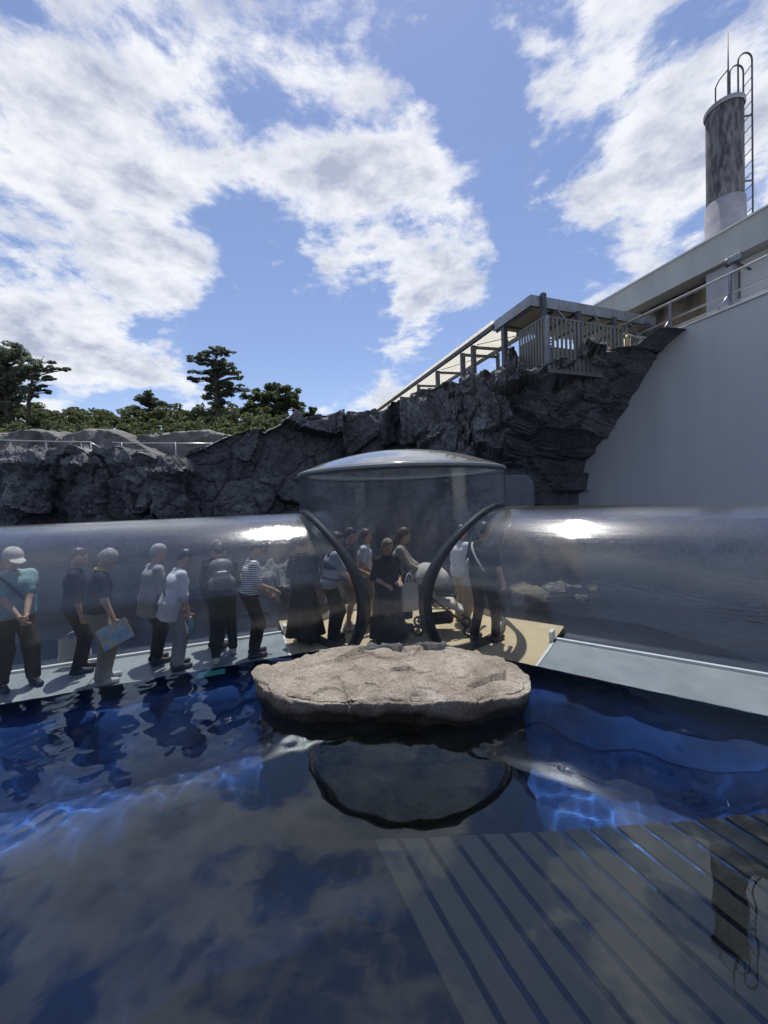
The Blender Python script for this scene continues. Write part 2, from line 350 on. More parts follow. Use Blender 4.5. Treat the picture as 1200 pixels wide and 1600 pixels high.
# ------------------------------------------------------------------ mesh helpers
def setp(o, label=None, cat=None, group=None, kind=None):
    if label: o['label'] = label
    if cat: o['category'] = cat
    if group: o['group'] = group
    if kind: o['kind'] = kind
    return o
def empty(name, loc, label, cat, group=None):
    o = bpy.data.objects.new(name, None); col.objects.link(o); o.location = [float(x) for x in loc]
    o.empty_display_size = .2
    return setp(o, label, cat, group)
class MB:
    def __init__(s): s.v = []; s.f = []; s.n = 0
    def add(s, v, f):
        v = np.asarray(v, float).reshape(-1, 3)
        s.f += [tuple(int(i) + s.n for i in q) for q in f]; s.v.append(v); s.n += len(v); return s
    def box(s, c, sz, ax=None):
        """box with centre c, full sizes sz, optional axes (3 rows)"""
        ax = np.eye(3) if ax is None else np.asarray(ax, float)
        h = np.asarray(sz, float) / 2
        v = [np.asarray(c, float) + ax.T @ (h * (i, j, k)) for i in (-1, 1) for j in (-1, 1) for k in (-1, 1)]
        return s.add(v, [(0, 1, 3, 2), (4, 6, 7, 5), (0, 4, 5, 1), (2, 3, 7, 6), (0, 2, 6, 4), (1, 5, 7, 3)])
    def bar(s, a, b, w, h, up=(0, 0, 1)):
        a = np.asarray(a, float); b = np.asarray(b, float); d = b - a; l = np.linalg.norm(d); d = d / l
        x = np.cross(d, up)
        if np.linalg.norm(x) < 1e-4: x = np.cross(d, (1, 0, 0))
        x /= np.linalg.norm(x); z = np.cross(x, d)
        return s.box((a + b) / 2, (w, l, h), (x, d, z))
    def tube(s, pts, r, n=8, closed=False, caps=True):
        P = np.asarray(pts, float); k = len(P); r = np.broadcast_to(np.asarray(r, float), (k,))
        T = np.gradient(P, axis=0) if not closed else np.roll(P, -1, 0) - np.roll(P, 1, 0)
        T /= np.linalg.norm(T, axis=1)[:, None] + 1e-12
        x = np.cross(T[0], (0, 0, 1.0))
        if np.linalg.norm(x) < 1e-3: x = np.cross(T[0], (1.0, 0, 0))
        x /= np.linalg.norm(x); V = []
        a = np.linspace(0, 2 * np.pi, n, endpoint=False)
        for i in range(k):
            x = x - T[i] * (x @ T[i]); x /= np.linalg.norm(x); y = np.cross(T[i], x)
            V.append(P[i] + r[i] * (np.cos(a)[:, None] * x + np.sin(a)[:, None] * y))
        F = []
        for i in range(k if closed else k - 1):
            j = (i + 1) % k
            for q in range(n):
                p = (q + 1) % n
                F.append((i * n + q, i * n + p, j * n + p, j * n + q))
        if caps and not closed:
            F.append(tuple(range(n))[::-1]); F.append(tuple((k - 1) * n + q for q in range(n)))
        return s.add(np.concatenate(V), F)
    def lathe(s, prof, n=32, c=(0, 0, 0), closed=False):
        prof = np.asarray(prof, float); a = np.linspace(0, 2 * np.pi, n, endpoint=False); k = len(prof)
        V = np.stack([np.outer(prof[:, 0], np.cos(a)), np.outer(prof[:, 0], np.sin(a)), np.outer(prof[:, 1], np.ones(n))], 2).reshape(-1, 3) + c
        F = []
        for i in range(k if closed else k - 1):
            j = (i + 1) % k
            for q in range(n):
                p = (q + 1) % n
                F.append((i * n + q, i * n + p, j * n + p, j * n + q))
        return s.add(V, F)
    def sphere(s, c, r, n=10, m=7):
        th = np.linspace(0, np.pi, m)
        rr = np.broadcast_to(np.asarray(r, float), (3,))
        prof = np.stack([np.sin(th) + 1e-4, -np.cos(th)], 1)
        k0 = s.n; s.lathe(prof, n); s.v[-1] = s.v[-1] * rr + np.asarray(c, float); return s
    def arr(s): return np.concatenate(s.v)
    def build(s, name, m, parent=None, smooth_=False, bevel=0.0, kind=None):
        return mk(name, s.arr(), s.f, m, parent, smooth_, bevel, kind)
def mk(name, V, F, m, parent=None, smooth_=False, bevel=0.0, kind=None):
    V = np.asarray(V, float)
    if parent is not None:
        off = np.array(parent.location) if parent.parent is None else np.array(parent.location) + np.array(parent.parent.location)
        V = V - off
    me = bpy.data.meshes.new(name)
    if isinstance(F, np.ndarray):
        k = F.shape[1]; nf = len(F)
        me.vertices.add(len(V)); me.vertices.foreach_set('co', V.astype(np.float32).ravel())
        me.loops.add(nf * k); me.loops.foreach_set('vertex_index', F.astype(np.int32).ravel())
        me.polygons.add(nf); me.polygons.foreach_set('loop_start', np.arange(0, nf * k, k, dtype=np.int32))
        me.update(calc_edges=True); me.validate()
    else:
        me.from_pydata([tuple(x) for x in V], [], F); me.update()
        bm = bmesh.new(); bm.from_mesh(me); bmesh.ops.recalc_face_normals(bm, faces=bm.faces); bm.to_mesh(me); bm.free()
    for mm in (m if isinstance(m, (list, tuple)) else [m]): me.materials.append(mm)
    if smooth_: me.polygons.foreach_set('use_smooth', np.ones(len(me.polygons), bool))
    o = bpy.data.objects.new(name, me); col.objects.link(o)
    if parent is not None: o.parent = parent
    if bevel:
        b = o.modifiers.new('bevel', 'BEVEL'); b.width = bevel; b.segments = 2; b.limit_method = 'ANGLE'
    if kind: o['kind'] = kind
    return o
def grid_faces(a, b):
    i = np.arange(a - 1)[:, None] * b + np.arange(b - 1)[None]
    return np.stack([i, i + b, i + b + 1, i + 1], 2).reshape(-1, 4)

# ------------------------------------------------------------------ layout of the two tunnels and the round hall between them
TL = np.array([.9353, .3539, 0]); NL = np.array([-.3539, .9353, 0])      # left tunnel: along, across (away from the camera)
TR = np.array([.8101, -.5863, 0]); NR = np.array([.5863, .8101, 0])      # right tunnel
RT, ZC = 1.25, 0.55                                                      # tube radius, height of its axis
HALF = math.sqrt(RT * RT - ZC * ZC)
PL, PR = 5.02 + HALF, 4.473 + HALF
_A = np.array([NL[:2], NR[:2]]); CEN = np.append(np.linalg.solve(_A, [PL, PR]), 0.0)
RC = float(np.linalg.norm(CEN) * math.sin(math.radians(15.0)))
ZF = -0.15                                                              # tunnel floor
ZLID = 2.38
def in_tube(P, side):
    t, n = ((-TL), NL) if side < 0 else (TR, NR)
    q = P - CEN
    return q @ t, q @ n
def footprint(x, y):
    """signed distance (negative inside) of the dry area at water level"""
    P = np.stack([x - CEN[0], y - CEN[1]], -1)
    d = np.hypot(P[..., 0], P[..., 1]) - (RC - .02)
    for t, n in ((-TL, NL), (TR, NR)):
        a = P @ t[:2]; b = np.abs(P @ n[:2]) - (HALF - .02)
        d = np.minimum(d, np.maximum(b, -a))
    return d

# ------------------------------------------------------------------ pool: floor, water, boards for the reflected deck
def axis(segs):
    out = []
    for a, b, st in segs: out += list(np.arange(a, b - 1e-6, st))
    return np.array(out + [segs[-1][1]])
def make_water():
    X = axis([(-34, -8, .5), (-8, 6.5, .036), (6.5, 16, .5)]); Y = axis([(-6, .9, .5), (.9, 6.6, .036), (6.6, 9, .12), (9, 27, .5)])
    gx, gy = np.meshgrid(X, Y, indexing='ij'); x = gx.ravel().copy(); y = gy.ravel().copy()
    for it in range(2):
        d = footprint(x, y); e = .004
        gxn = (footprint(x + e, y) - footprint(x - e, y)) / (2 * e); gyn = (footprint(x, y + e) - footprint(x, y - e)) / (2 * e)
        m = (np.abs(d) < .028); x[m] -= (d * gxn)[m]; y[m] -= (d * gyn)[m]
    d = footprint(x, y)
    z = np.zeros_like(x); r = np.random.default_rng(3)
    for k in range(46):
        lam = .10 * (1.05 ** k) if k < 30 else r.uniform(.12, .3)
        th = r.uniform(0, 2 * np.pi) if k % 3 else r.normal(1.2, .5); kk = 2 * np.pi / lam
        amp = RIPPLE * .20 ** .4 * lam ** .5 * r.uniform(.5, 1.1)
        z += amp * np.sin(kk * (x * math.cos(th) + y * math.sin(th)) + r.uniform(0, 6.28))
    fade = smooth(14, 9, np.abs(x)) * smooth(12, 8, y)
    patch = .55 + .45 * np.clip(fbm(np.stack([x * .5, y * .5, x * 0], 1), 2, 5) + .3, 0, 1)
    z *= fade * patch * (.10 + .90 * smooth(2.8, 4.0, np.hypot(x, y)))
    F = grid_faces(len(X), len(Y))
    F = F[~((d[F] < .002).all(1))]
    V = np.stack([x, y, z], 1)
    used = np.unique(F); mp = np.full(len(V), -1); mp[used] = np.arange(len(used))
    m = bpy.data.materials.new('pool_water'); m.use_nodes = True; nt = m.node_tree; N = nt.nodes; L = nt.links; N.clear()
    out = N.new('ShaderNodeOutputMaterial')
    rf = N.new('ShaderNodeBsdfRefraction'); rf.inputs['IOR'].default_value = 1.333; rf.inputs['Roughness'].default_value = 0.0
    rf.inputs['Color'].default_value = (.82, .92, 1.0, 1)
    gl = N.new('ShaderNodeBsdfGlossy'); gl.inputs['Roughness'].default_value = 0.0; gl.inputs['Color'].default_value = (.84, .93, 1, 1)
    geo = N.new('ShaderNodeNewGeometry'); ior = N.new('ShaderNodeMix'); ior.data_type = 'FLOAT'
    ior.inputs[2].default_value = 1.62; ior.inputs[3].default_value = 1 / 1.333
    L.new(geo.outputs['Backfacing'], ior.inputs[0])
    fr = N.new('ShaderNodeFresnel'); L.new(ior.outputs[0], fr.inputs['IOR'])
    mx = N.new('ShaderNodeMixShader'); L.new(fr.outputs[0], mx.inputs[0]); L.new(rf.outputs[0], mx.inputs[1]); L.new(gl.outputs[0], mx.inputs[2])
    L.new(mx.outputs[0], out.inputs[0])
    o = mk('pool_water', V[used], mp[F], m, smooth_=True, kind='structure')
    # faces must look up
    me = o.data
    if me.polygons[0].normal.z < 0: me.flip_normals()
    if CAUSTICS: o.cycles.is_caustics_caster = True
    return o
RIPPLE = 0.0021
make_water()
ZP = -3.6
poolmat = mat('pool_floor_deep_blue', (.0035, .014, .045), .8, (.006, .026, .080), 1.3, c3=(.0025, .008, .026), s3=.55, bump=.05)  # light lost in the deep water is put into this dark blue
apronmat = mat('apron_caustic_blue', (.005, .036, .15), .8, (.009, .065, .25), 1.6, c3=(.003, .014, .055), s3=.9, bump=.05)  # brighter blue than the floor: the caustic glow by the tunnels is coloured in
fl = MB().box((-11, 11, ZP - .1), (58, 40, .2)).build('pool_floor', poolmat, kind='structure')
def apron():
    X = axis([(-24, -9, .8), (-9, 7, .12), (7, 14, .8)]); Y = axis([(-8, 0, .8), (0, 10.5, .12)])
    gx, gy = np.meshgrid(X, Y, indexing='ij'); x = gx.ravel(); y = gy.ravel(); d = footprint(x, y)
    d = d + .22 * fbm(np.stack([x * .8, y * .8, 0 * x], 1), 3, 8)
    z = -.6 - .95 * smooth(0, .75, d) + (ZP - .3 + 1.55) * smooth(1.0, 1.5, d)
    o = mk('pool_apron', np.stack([x, y, z], 1), grid_faces(len(X), len(Y)), apronmat, smooth_=True, kind='structure')
    if o.data.polygons[0].normal.z < 0: o.data.flip_normals()
    if CAUSTICS: o.cycles.is_caustics_receiver = True
apron()
# slatted boards added under the water in place of a deck's reflection; each board a part
def reflected_deck():
    az = math.radians(-25.8); t = np.array([math.sin(az), math.cos(az), 0]); n = np.array([t[1], -t[0], 0]); z = -1.05
    root = empty('reflected_deck', (1.6, 1.6, z - .12), 'slatted timber boards under the water in front, standing in for a reflected deck', 'deck')
    fend = lambda q: (2.85 - .435 * q) / .9
    for i in range(0, 26):
        q = 1.17 + i * .185
        far = fend(q)
        a = n * q + t * min(-1.6, far - 2.0); b = n * q + t * far
        a[2] = b[2] = z + random.uniform(-.004, .004)
        Vb = []
        for e in (0, 1):
            for sx in (-1, 1):
                for sz in (-1, 1):
                    qs = q + .074 * sx
                    Vb.append(n * qs + t * (fend(qs) if e else min(-1.6, far - 2.0)) + np.array([0, 0, a[2] + .0175 * sz]))
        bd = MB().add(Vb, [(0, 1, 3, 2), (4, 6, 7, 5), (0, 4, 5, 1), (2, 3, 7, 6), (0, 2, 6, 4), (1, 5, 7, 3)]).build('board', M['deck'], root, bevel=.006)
        if CAUSTICS: bd.cycles.is_caustics_receiver = True
    for w in (-1.2, -.3, .5):
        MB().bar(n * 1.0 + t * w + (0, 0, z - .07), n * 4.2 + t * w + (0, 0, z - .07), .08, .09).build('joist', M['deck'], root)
reflected_deck()

# ------------------------------------------------------------------ tunnels and round hall
A_END = 13.0
def tube_pt(side, a, b, z):
    t, n = ((-TL), NL) if side < 0 else (TR, NR)
    return CEN + np.multiply.outer(a, t) + np.multiply.outer(b, n) + np.multiply.outer(z, np.array([0, 0, 1.0]))
def tube_shell(side, a0, a1, r, step, thick=.05):
    ph0 = math.asin((-.5 - ZC) / RT)
    ph = np.linspace(ph0, math.pi - ph0, 84)
    V = []; F = []
    for k, rr in enumerate((r, r - thick)):
        b = rr * np.cos(ph); z = ZC + rr * np.sin(ph)
        st = np.sqrt(np.maximum(RC * RC - b * b, 0)) if a0 is None else np.full_like(b, a0)
        na = max(2, int((a1 - 1.7) / step))
        f = np.linspace(0, 1, na)[:, None]
        a = st[None] * (1 - f) + a1 * f
        P = tube_pt(side, a, np.broadcast_to(b, a.shape), np.broadcast_to(z, a.shape)).reshape(-1, 3)
        G = grid_faces(na, len(ph))
        V.append(P); F.append((G if (k == 0) == (side > 0) else G[:, ::-1]) + k * len(P))
    return np.concatenate(V), np.concatenate(F)
def make_tunnel(side, label, joint, sleeve_a):
    t = -TL if side < 0 else TR
    rot = math.atan2(t[1], t[0])
    root = empty('acrylic_tunnel', tuple(CEN + t * 3 + (0, 0, -.5)), label, 'tunnel')
    root_a = acrylic('tunnel_acrylic_%d' % side, rot, film=.011, rough=.06, streak=.36, boost=1.75, tint=(.92, .94, .965))
    sl_m = acrylic('sleeve_acrylic_%d' % side, rot, film=.02, rough=.07, streak=.2, boost=1.3)
    V, F = tube_shell(side, None, sleeve_a, RT, .2)
    mk('joint_sleeve', V, F, sl_m, root, True)
    a = sleeve_a + .006
    while a < A_END - .5:
        e = min(a + 4.6, A_END)
        V, F = tube_shell(side, a, e, RT, .3)
        mk('acrylic_sheet', V, F, root_a, root, True)
        # bonded seam between two sheets
        ph0 = math.asin((-.45 - ZC) / RT); ph = np.linspace(ph0, math.pi - ph0, 60)
        P = tube_pt(side, np.full_like(ph, a - .003), RT * np.cos(ph), ZC + RT * np.sin(ph))
        MB().tube(P, .006, 6).build('seam', sl_m, root, True)
        a = e + .006
    # floor: beige apron by the hall, then grey panels, a white curb and a dark gutter floor behind it
    bi = math.sqrt((RT - .06) ** 2 - (ZC - ZF) ** 2)
    b = np.linspace(-bi, bi, 30); st = np.sqrt((RC - .05) ** 2 - b * b)
    P0 = tube_pt(side, st, b, np.full_like(b, ZF - .003)); P1 = tube_pt(side, np.full_like(b, joint), b, np.full_like(b, ZF - .003))
    mk('beige_apron', np.concatenate([P0, P1]), grid_faces(2, 30), M['beige'], root)
    cb = .24
    x = joint + .03; bl = math.sqrt((RT - .06) ** 2 - (ZC + .5) ** 2)
    while x < A_END:
        e = min(x + 2.35, A_END)
        Vv = []
        for aa in (x, e):
            for (bb, zz) in ((-bi, ZF), (cb, ZF), (cb, -.48), (-bl, -.48)):
                Vv.append(tube_pt(side, aa, bb, zz))
        MB().add(Vv, [(0, 1, 2, 3), (7, 6, 5, 4), (0, 4, 5, 1), (1, 5, 6, 2), (2, 6, 7, 3), (3, 7, 4, 0)]).build('floor_panel', M['tfloor'], root)
        MB().add([tube_pt(side, aa, bb, zz) for aa in (x, e) for (bb, zz) in ((cb + .06, ZF - .1), (bi, ZF - .1), (bl, -.48), (cb + .06, -.48))],
                 [(0, 1, 2, 3), (7, 6, 5, 4), (0, 4, 5, 1), (1, 5, 6, 2), (2, 6, 7, 3), (3, 7, 4, 0)]).build('gutter_floor', M['gutter'], root)
        MB().add([tube_pt(side, aa, bb, zz) for aa in (x, e) for (bb, zz) in ((cb + .004, ZF - .2), (cb + .055, ZF - .2), (cb + .055, ZF + .035), (cb + .004, ZF + .035))],
                 [(0, 1, 2, 3), (7, 6, 5, 4), (0, 4, 5, 1), (1, 5, 6, 2), (2, 6, 7, 3), (3, 7, 4, 0)]).build('curb', M['white'], root, bevel=.006)
        x = e + .012
    ax = (t, (NL if side < 0 else NR), np.array([0, 0, 1.0]))
    MB().box(tube_pt(side, joint - .02, cb - .02, ZF + .075), (.05, .17, .15), ax).build('curb_end_plate', M['white'], root, bevel=.008)
    MB().add([tube_pt(side, aa, bb, zz) for aa in (joint + .001, joint + .028) for (bb, zz) in ((-bi - .02, ZF + .012), (cb - .1, ZF + .012), (cb - .1, ZF - .1), (-bi + .05, ZF - .1))],
             [(0, 1, 2, 3), (7, 6, 5, 4), (0, 4, 5, 1), (1, 5, 6, 2), (2, 6, 7, 3), (3, 7, 4, 0)]).build('floor_joint_strip', M['white'], root)
    return root
M['gutter'] = mat('dark_gutter_floor', (.022, .03, .05), .5, (.035, .045, .07), 3)
make_tunnel(-1, 'long clear acrylic tunnel on the left with visitors walking inside', 2.06, 1.98)
make_tunnel(1, 'clear acrylic tunnel on the right with bright sheen and nobody in it', 2.39, 2.10)

def make_hall():
    root = empty('round_acrylic_hall', tuple(CEN + (0, 0, -.5)), 'round clear hall with shallow domed lid joining the two tunnels', 'pavilion')
    m = acrylic('hall_acrylic', 0, film=.055, rough=.05, streak=.06, tint=(.87, .90, .935), boost=1.3)
    nt, nz = 300, 72
    th = np.linspace(0, 2 * np.pi, nt, endpoint=False); zz = np.linspace(-.5, ZLID, nz)
    T, Z = np.meshgrid(th, zz, indexing='ij'); T = T.ravel().copy(); Z = Z.ravel().copy()
    def hole(T, Z):
        P = np.stack([RC * np.cos(T), RC * np.sin(T)], -1); d = np.full(T.shape, 9.0)
        for t, n in ((-TL, NL), (TR, NR)):
            a = P @ t[:2]; b = P @ n[:2]
            d = np.minimum(d, np.where(a > 0, np.hypot(b, Z - ZC) - (RT - .01), 9.0))
        return d
    for it in range(2):
        d = hole(T, Z); e = .003
        g1 = (hole(T + e, Z) - hole(T - e, Z)) / (2 * e) / RC; g2 = (hole(T, Z + e) - hole(T, Z - e)) / (2 * e)
        gg = g1 * g1 + g2 * g2 + 1e-6
        mk_ = np.abs(d) < .028; T[mk_] -= (d * g1 / gg / RC)[mk_]; Z[mk_] -= (d * g2 / gg)[mk_]
    d = hole(T, Z)
    i = np.arange(nt)[:, None] * nz + np.arange(nz - 1)[None]; j = ((np.arange(nt) + 1) % nt)[:, None] * nz + np.arange(nz - 1)[None]
    G = np.stack([i, j, j + 1, i + 1], 2).reshape(-1, 4)
    G = G[~((d[G] < .004).all(1))]
    Vs = []; Fs = []
    for k, rr in enumerate((RC, RC - .05)):
        Vs.append(np.stack([CEN[0] + rr * np.cos(T), CEN[1] + rr * np.sin(T), Z], 1)); Fs.append((G if k == 0 else G[:, ::-1]) + k * len(T))
    mk('acrylic_wall', np.concatenate(Vs), np.concatenate(Fs), m, root, True)
    # rubber arches where the tunnels enter
    for side in (-1, 1):
        ph0 = math.asin((-.30 - ZC) / RT); ph = np.linspace(ph0, math.pi - ph0, 80); V = []
        for (rr, rad) in ((RT - .012, RC - .052), (RT + .05, RC - .052), (RT + .05, RC + .004), (RT + .035, RC + .016), (RT - .012, RC + .016)):
            b = rr * np.cos(ph); z = ZC + rr * np.sin(ph); a = np.sqrt(np.maximum(rad * rad - b * b, .01))
            V.append(tube_pt(side, a, b, z))
        V = np.stack(V, 1); k = V.shape[1]; F = []
        for q in range(len(ph) - 1):
            for w in range(k): F.append((q * k + w, q * k + (w + 1) % k, (q + 1) * k + (w + 1) % k, (q + 1) * k + w))
        mk('rubber_arch', V.reshape(-1, 3), F, M['gasket'], root, True)
    lm = acrylic('lid_acrylic', 0, film=.035, rough=.08, streak=.03, tint=(.95, .96, .97), boost=1.5)
    R0 = RC - .005; hcap = .36; Rs = (R0 * R0 + hcap * hcap) / (2 * hcap)
    r = np.linspace(.0005, R0, 26)
    prof = np.stack([r, ZLID + .05 + np.sqrt(Rs * Rs - r * r) - (Rs - hcap)], 1)
    lid = MB().lathe(np.concatenate([prof, (prof - (0, .03))[::-1]]), 96, (CEN[0], CEN[1], 0)).build('domed_lid', lm, root, True)
    MB().lathe([(RC - .06, ZLID), (RC + .018, ZLID), (RC + .018, ZLID + .045), (RC - .06, ZLID + .045)], 96, (CEN[0], CEN[1], 0), True).build('lid_rim', M['rimgrey'], root, False, bevel=.01)
    MB().lathe([(RC - .075, ZLID - .028), (RC + .008, ZLID - .028), (RC + .008, ZLID - .002), (RC - .075, ZLID - .002)], 96, (CEN[0], CEN[1], 0), True).build('rim_gasket', M['gasket'], root)
    MB().lathe([(.0005, ZF), (RC - .053, ZF), (RC - .053, -.5), (.0005, -.5)], 96, (CEN[0], CEN[1], 0)).build('beige_floor', M['beige'], root)
    MB().lathe([(RC - .10, ZF), (RC - .055, ZF), (RC - .055, ZF + .10), (RC - .10, ZF + .10)], 96, (CEN[0], CEN[1], 0), True).build('skirting', M['gasket'], root)
make_hall()
p = on_z(331, 1057, -.06)
setp(MB().box(p, (.30, .14, .03), (TL, NL, (0, 0, 1))).build('submerged_plate', M['teal'], bevel=.01), 'small teal green plate under water beside the left tunnel', 'plate')

# ------------------------------------------------------------------ island stone in front of the hall and stones behind the tunnels
def blob_rock(name, outline, ztop, zbot, mt, label, seed, res=96, lip=.35, fac=.10, undercut=.0, flat=.75, group=None, cat='rock', tilt=(0, 0), fs=1.6, notch=None):
    O = np.asarray(outline, float); c = O.mean(0); k = len(O)
    th0 = np.unwrap(np.arctan2(*(O - c).T[::-1])); r0 = np.hypot(*(O - c).T)
    o_ = np.argsort(np.mod(th0, 2 * np.pi)); ta = np.mod(th0, 2 * np.pi)[o_]; ra = r0[o_]
    th = np.linspace(0, 2 * np.pi, res * 2, endpoint=False)
    R = np.interp(th, np.concatenate([ta - 2 * np.pi, ta, ta + 2 * np.pi]), np.tile(ra, 3))
    for _ in range(3): R = (np.roll(R, 1) + 2 * R + np.roll(R, -1)) / 4
    nr = res
    s = np.linspace(0, 1, nr)
    top = s < flat
    V = []
    for q in s:
        if q < flat:
            f = q / flat; rad = f; z = 1.0
            zz = ztop * (1 - lip * f ** 3)
        else:
            f = (q - flat) / (1 - flat); rad = 1 + .05 * math.sin(f * math.pi) - undercut * min(1.0, f * 5)
            zz = ztop * (1 - lip) + (zbot - ztop * (1 - lip)) * f
        V.append(np.stack([c[0] + R * rad * np.cos(th), c[1] + R * rad * np.sin(th), np.full_like(th, zz) + (c[0] - (c[0] + R * rad * np.cos(th))) * tilt[0] + (R * rad * np.sin(th)) * tilt[1]], 1))
    V = np.concatenate(V)
    Nrm = np.concatenate([np.stack([np.cos(th) * (0.15 if q < flat * .95 else 1), np.sin(th) * (0.15 if q < flat * .95 else 1), np.full_like(th, 1.0 if q < flat else .2)], 1) for q in s])
    f1, e1 = facets(V * fs + seed, seed, .7); f2, e2 = facets(V * fs * 2.7 + seed, seed + 3, .7)
    dsp = fac * f1 + fac * .38 * f2 + fac * .35 * fbm(V * 3.1, 4, seed) + fac * .12 * fbm(V * 14, 3, seed + 2)
    dsp -= fac * .12 * np.exp(-(e1 / .035) ** 2)
    ring = np.repeat(s, len(th)); dsp *= np.where(ring < .02, ring / .02, 1)
    V = V + Nrm * dsp[:, None]
    if notch is not None:
        nx, ny, nwid, ndep = notch
        V[:, 2] -= ndep * np.exp(-((V[:, 0] - nx + .10 * np.sin(V[:, 1] * 9)) / nwid) ** 2) * smooth(ny - .5, ny, V[:, 1])
    n = len(th); i = np.arange(nr - 1)[:, None] * n + np.arange(n)[None]; j = np.arange(nr - 1)[:, None] * n + ((np.arange(n) + 1) % n)[None]
    F = np.stack([i, i + n, j + n, j], 2).reshape(-1, 4)
    o = mk(name, V, F, mt, smooth_=True)
    return setp(o, label, cat, group)
island_outline = [(-1.46, 4.0), (-1.28, 4.28), (-.9, 4.45), (-.4, 4.56), (.1, 4.6), (.6, 4.56), (.98, 4.36), (1.22, 4.05), (1.36, 3.65), (1.30, 3.42), (.95, 3.30), (.4, 3.27), (0, 3.31), (-.4, 3.34), (-.85, 3.40), (-1.22, 3.64)]
isl = blob_rock('island_rock', island_outline, .29, -2.3, M['island'], 'broad flat tan stone rising from the pool in front of the round hall', 11, res=150, fac=.055, undercut=.09, flat=.72, lip=.36, notch=(.18, 4.45, .05, .10))
if CAUSTICS: isl.cycles.is_caustics_receiver = True
blob_rock('pool_rock', [(-3.3, 8.3), (-2.6, 8.7), (-1.7, 8.8), (-1.2, 8.3), (-1.5, 7.8), (-2.4, 7.7)], .62, -2.3, M['back_rock'], 'low pale stone behind the left tunnel next to the hall', 23, res=50, fac=.25, lip=.5, flat=.6)
blob_rock('pool_rock', [(2.4, 8.0), (3.4, 8.2), (4.2, 7.9), (4.1, 7.3), (3.2, 7.2), (2.5, 7.5)], -.02, -2.3, M['mossy'], 'mossy yellow stone at the water behind the right tunnel', 31, res=50, fac=.16, lip=.5, flat=.6)

# ------------------------------------------------------------------ right-hand side frame: w along the wall (away), q across (to the right)
AZW = math.radians(-19.5)
TW = np.array([math.sin(AZW), math.cos(AZW), 0]); NW = np.array([TW[1], -TW[0], 0])
def wq(w, q, z): return TW * w + NW * q + np.array([0, 0, z])
def at_q(u, v, q):
    d = ray(u, v); k = q / (d @ NW); P = np.array([0, 0, EYE]) + d * k; return P
def wz(u, v, q):
    P = at_q(u, v, q); return float(P @ TW), float(P[2])
QW = 12.0
WTOP = np.mean([wz(1067, 511, QW)[1], wz(1200, 460, QW)[1]])

# cliff: plan path with crest heights, from the wall on the right round to the far left
crest_r = [(1085, 512, 12.25), (1067, 511, 11.7), (1047, 514, 11.5), (1027, 520, 11.3), (1007, 535, 11.2), (987, 550, 11.0), (973, 547, 10.8), (943, 558, 10.6),
           (913, 552, 10.4), (900, 557, 10.2), (893, 570, 10.0), (857, 580, 9.4), (827, 593, 8.7), (813, 575, 8.5), (808, 555, 8.4), (800, 569, 8.4), (787, 579, 8.35), (752, 591, 8.3),
           (741, 607, 8.2), (728, 603, 8.15), (704, 601, 8.1), (685, 607, 8.05), (664, 609, 8.0), (651, 623, 7.9), (613, 628, 7.6)]
crest_l = [(593, 645, 19.6), (584, 640, 19.8), (560, 649, 19.6), (537, 648, 19.5), (513, 654, 19.3), (490, 656, 19.2), (471, 661, 19.0), (460, 648, 18.7), (443, 661, 18.6), (429, 668, 18.4),
           (411, 675, 18.2), (397, 670, 18.0), (373, 675, 17.6), (345, 684, 17.3), (322, 696, 17.0), (299, 705, 16.7), (285, 719, 16.5), (271, 719, 16.4), (252, 717, 16.3), (229, 710, 16.3),
           (212, 715, 16.3), (205, 701, 16.2), (187, 698, 16.2), (163, 705, 16.3), (149, 710, 16.3), (128, 698, 16.3), (107, 703, 16.4), (84, 708, 16.6), (61, 712, 16.8), (28, 715, 17.0), (0, 706, 17.2),
           (-120, 700, 17.6), (-300, 690, 18.0), (-420, 690, 18.2)]
CP = [at_q(*c) for c in crest_r] + [at_y(*c) for c in crest_l]
CP = np.array(CP)
bound = np.array([wz(u, v, 11.9) for u, v in ((1067, 511), (1035, 552), (1005, 600), (960, 668), (925, 712), (912, 770), (908, 830))])
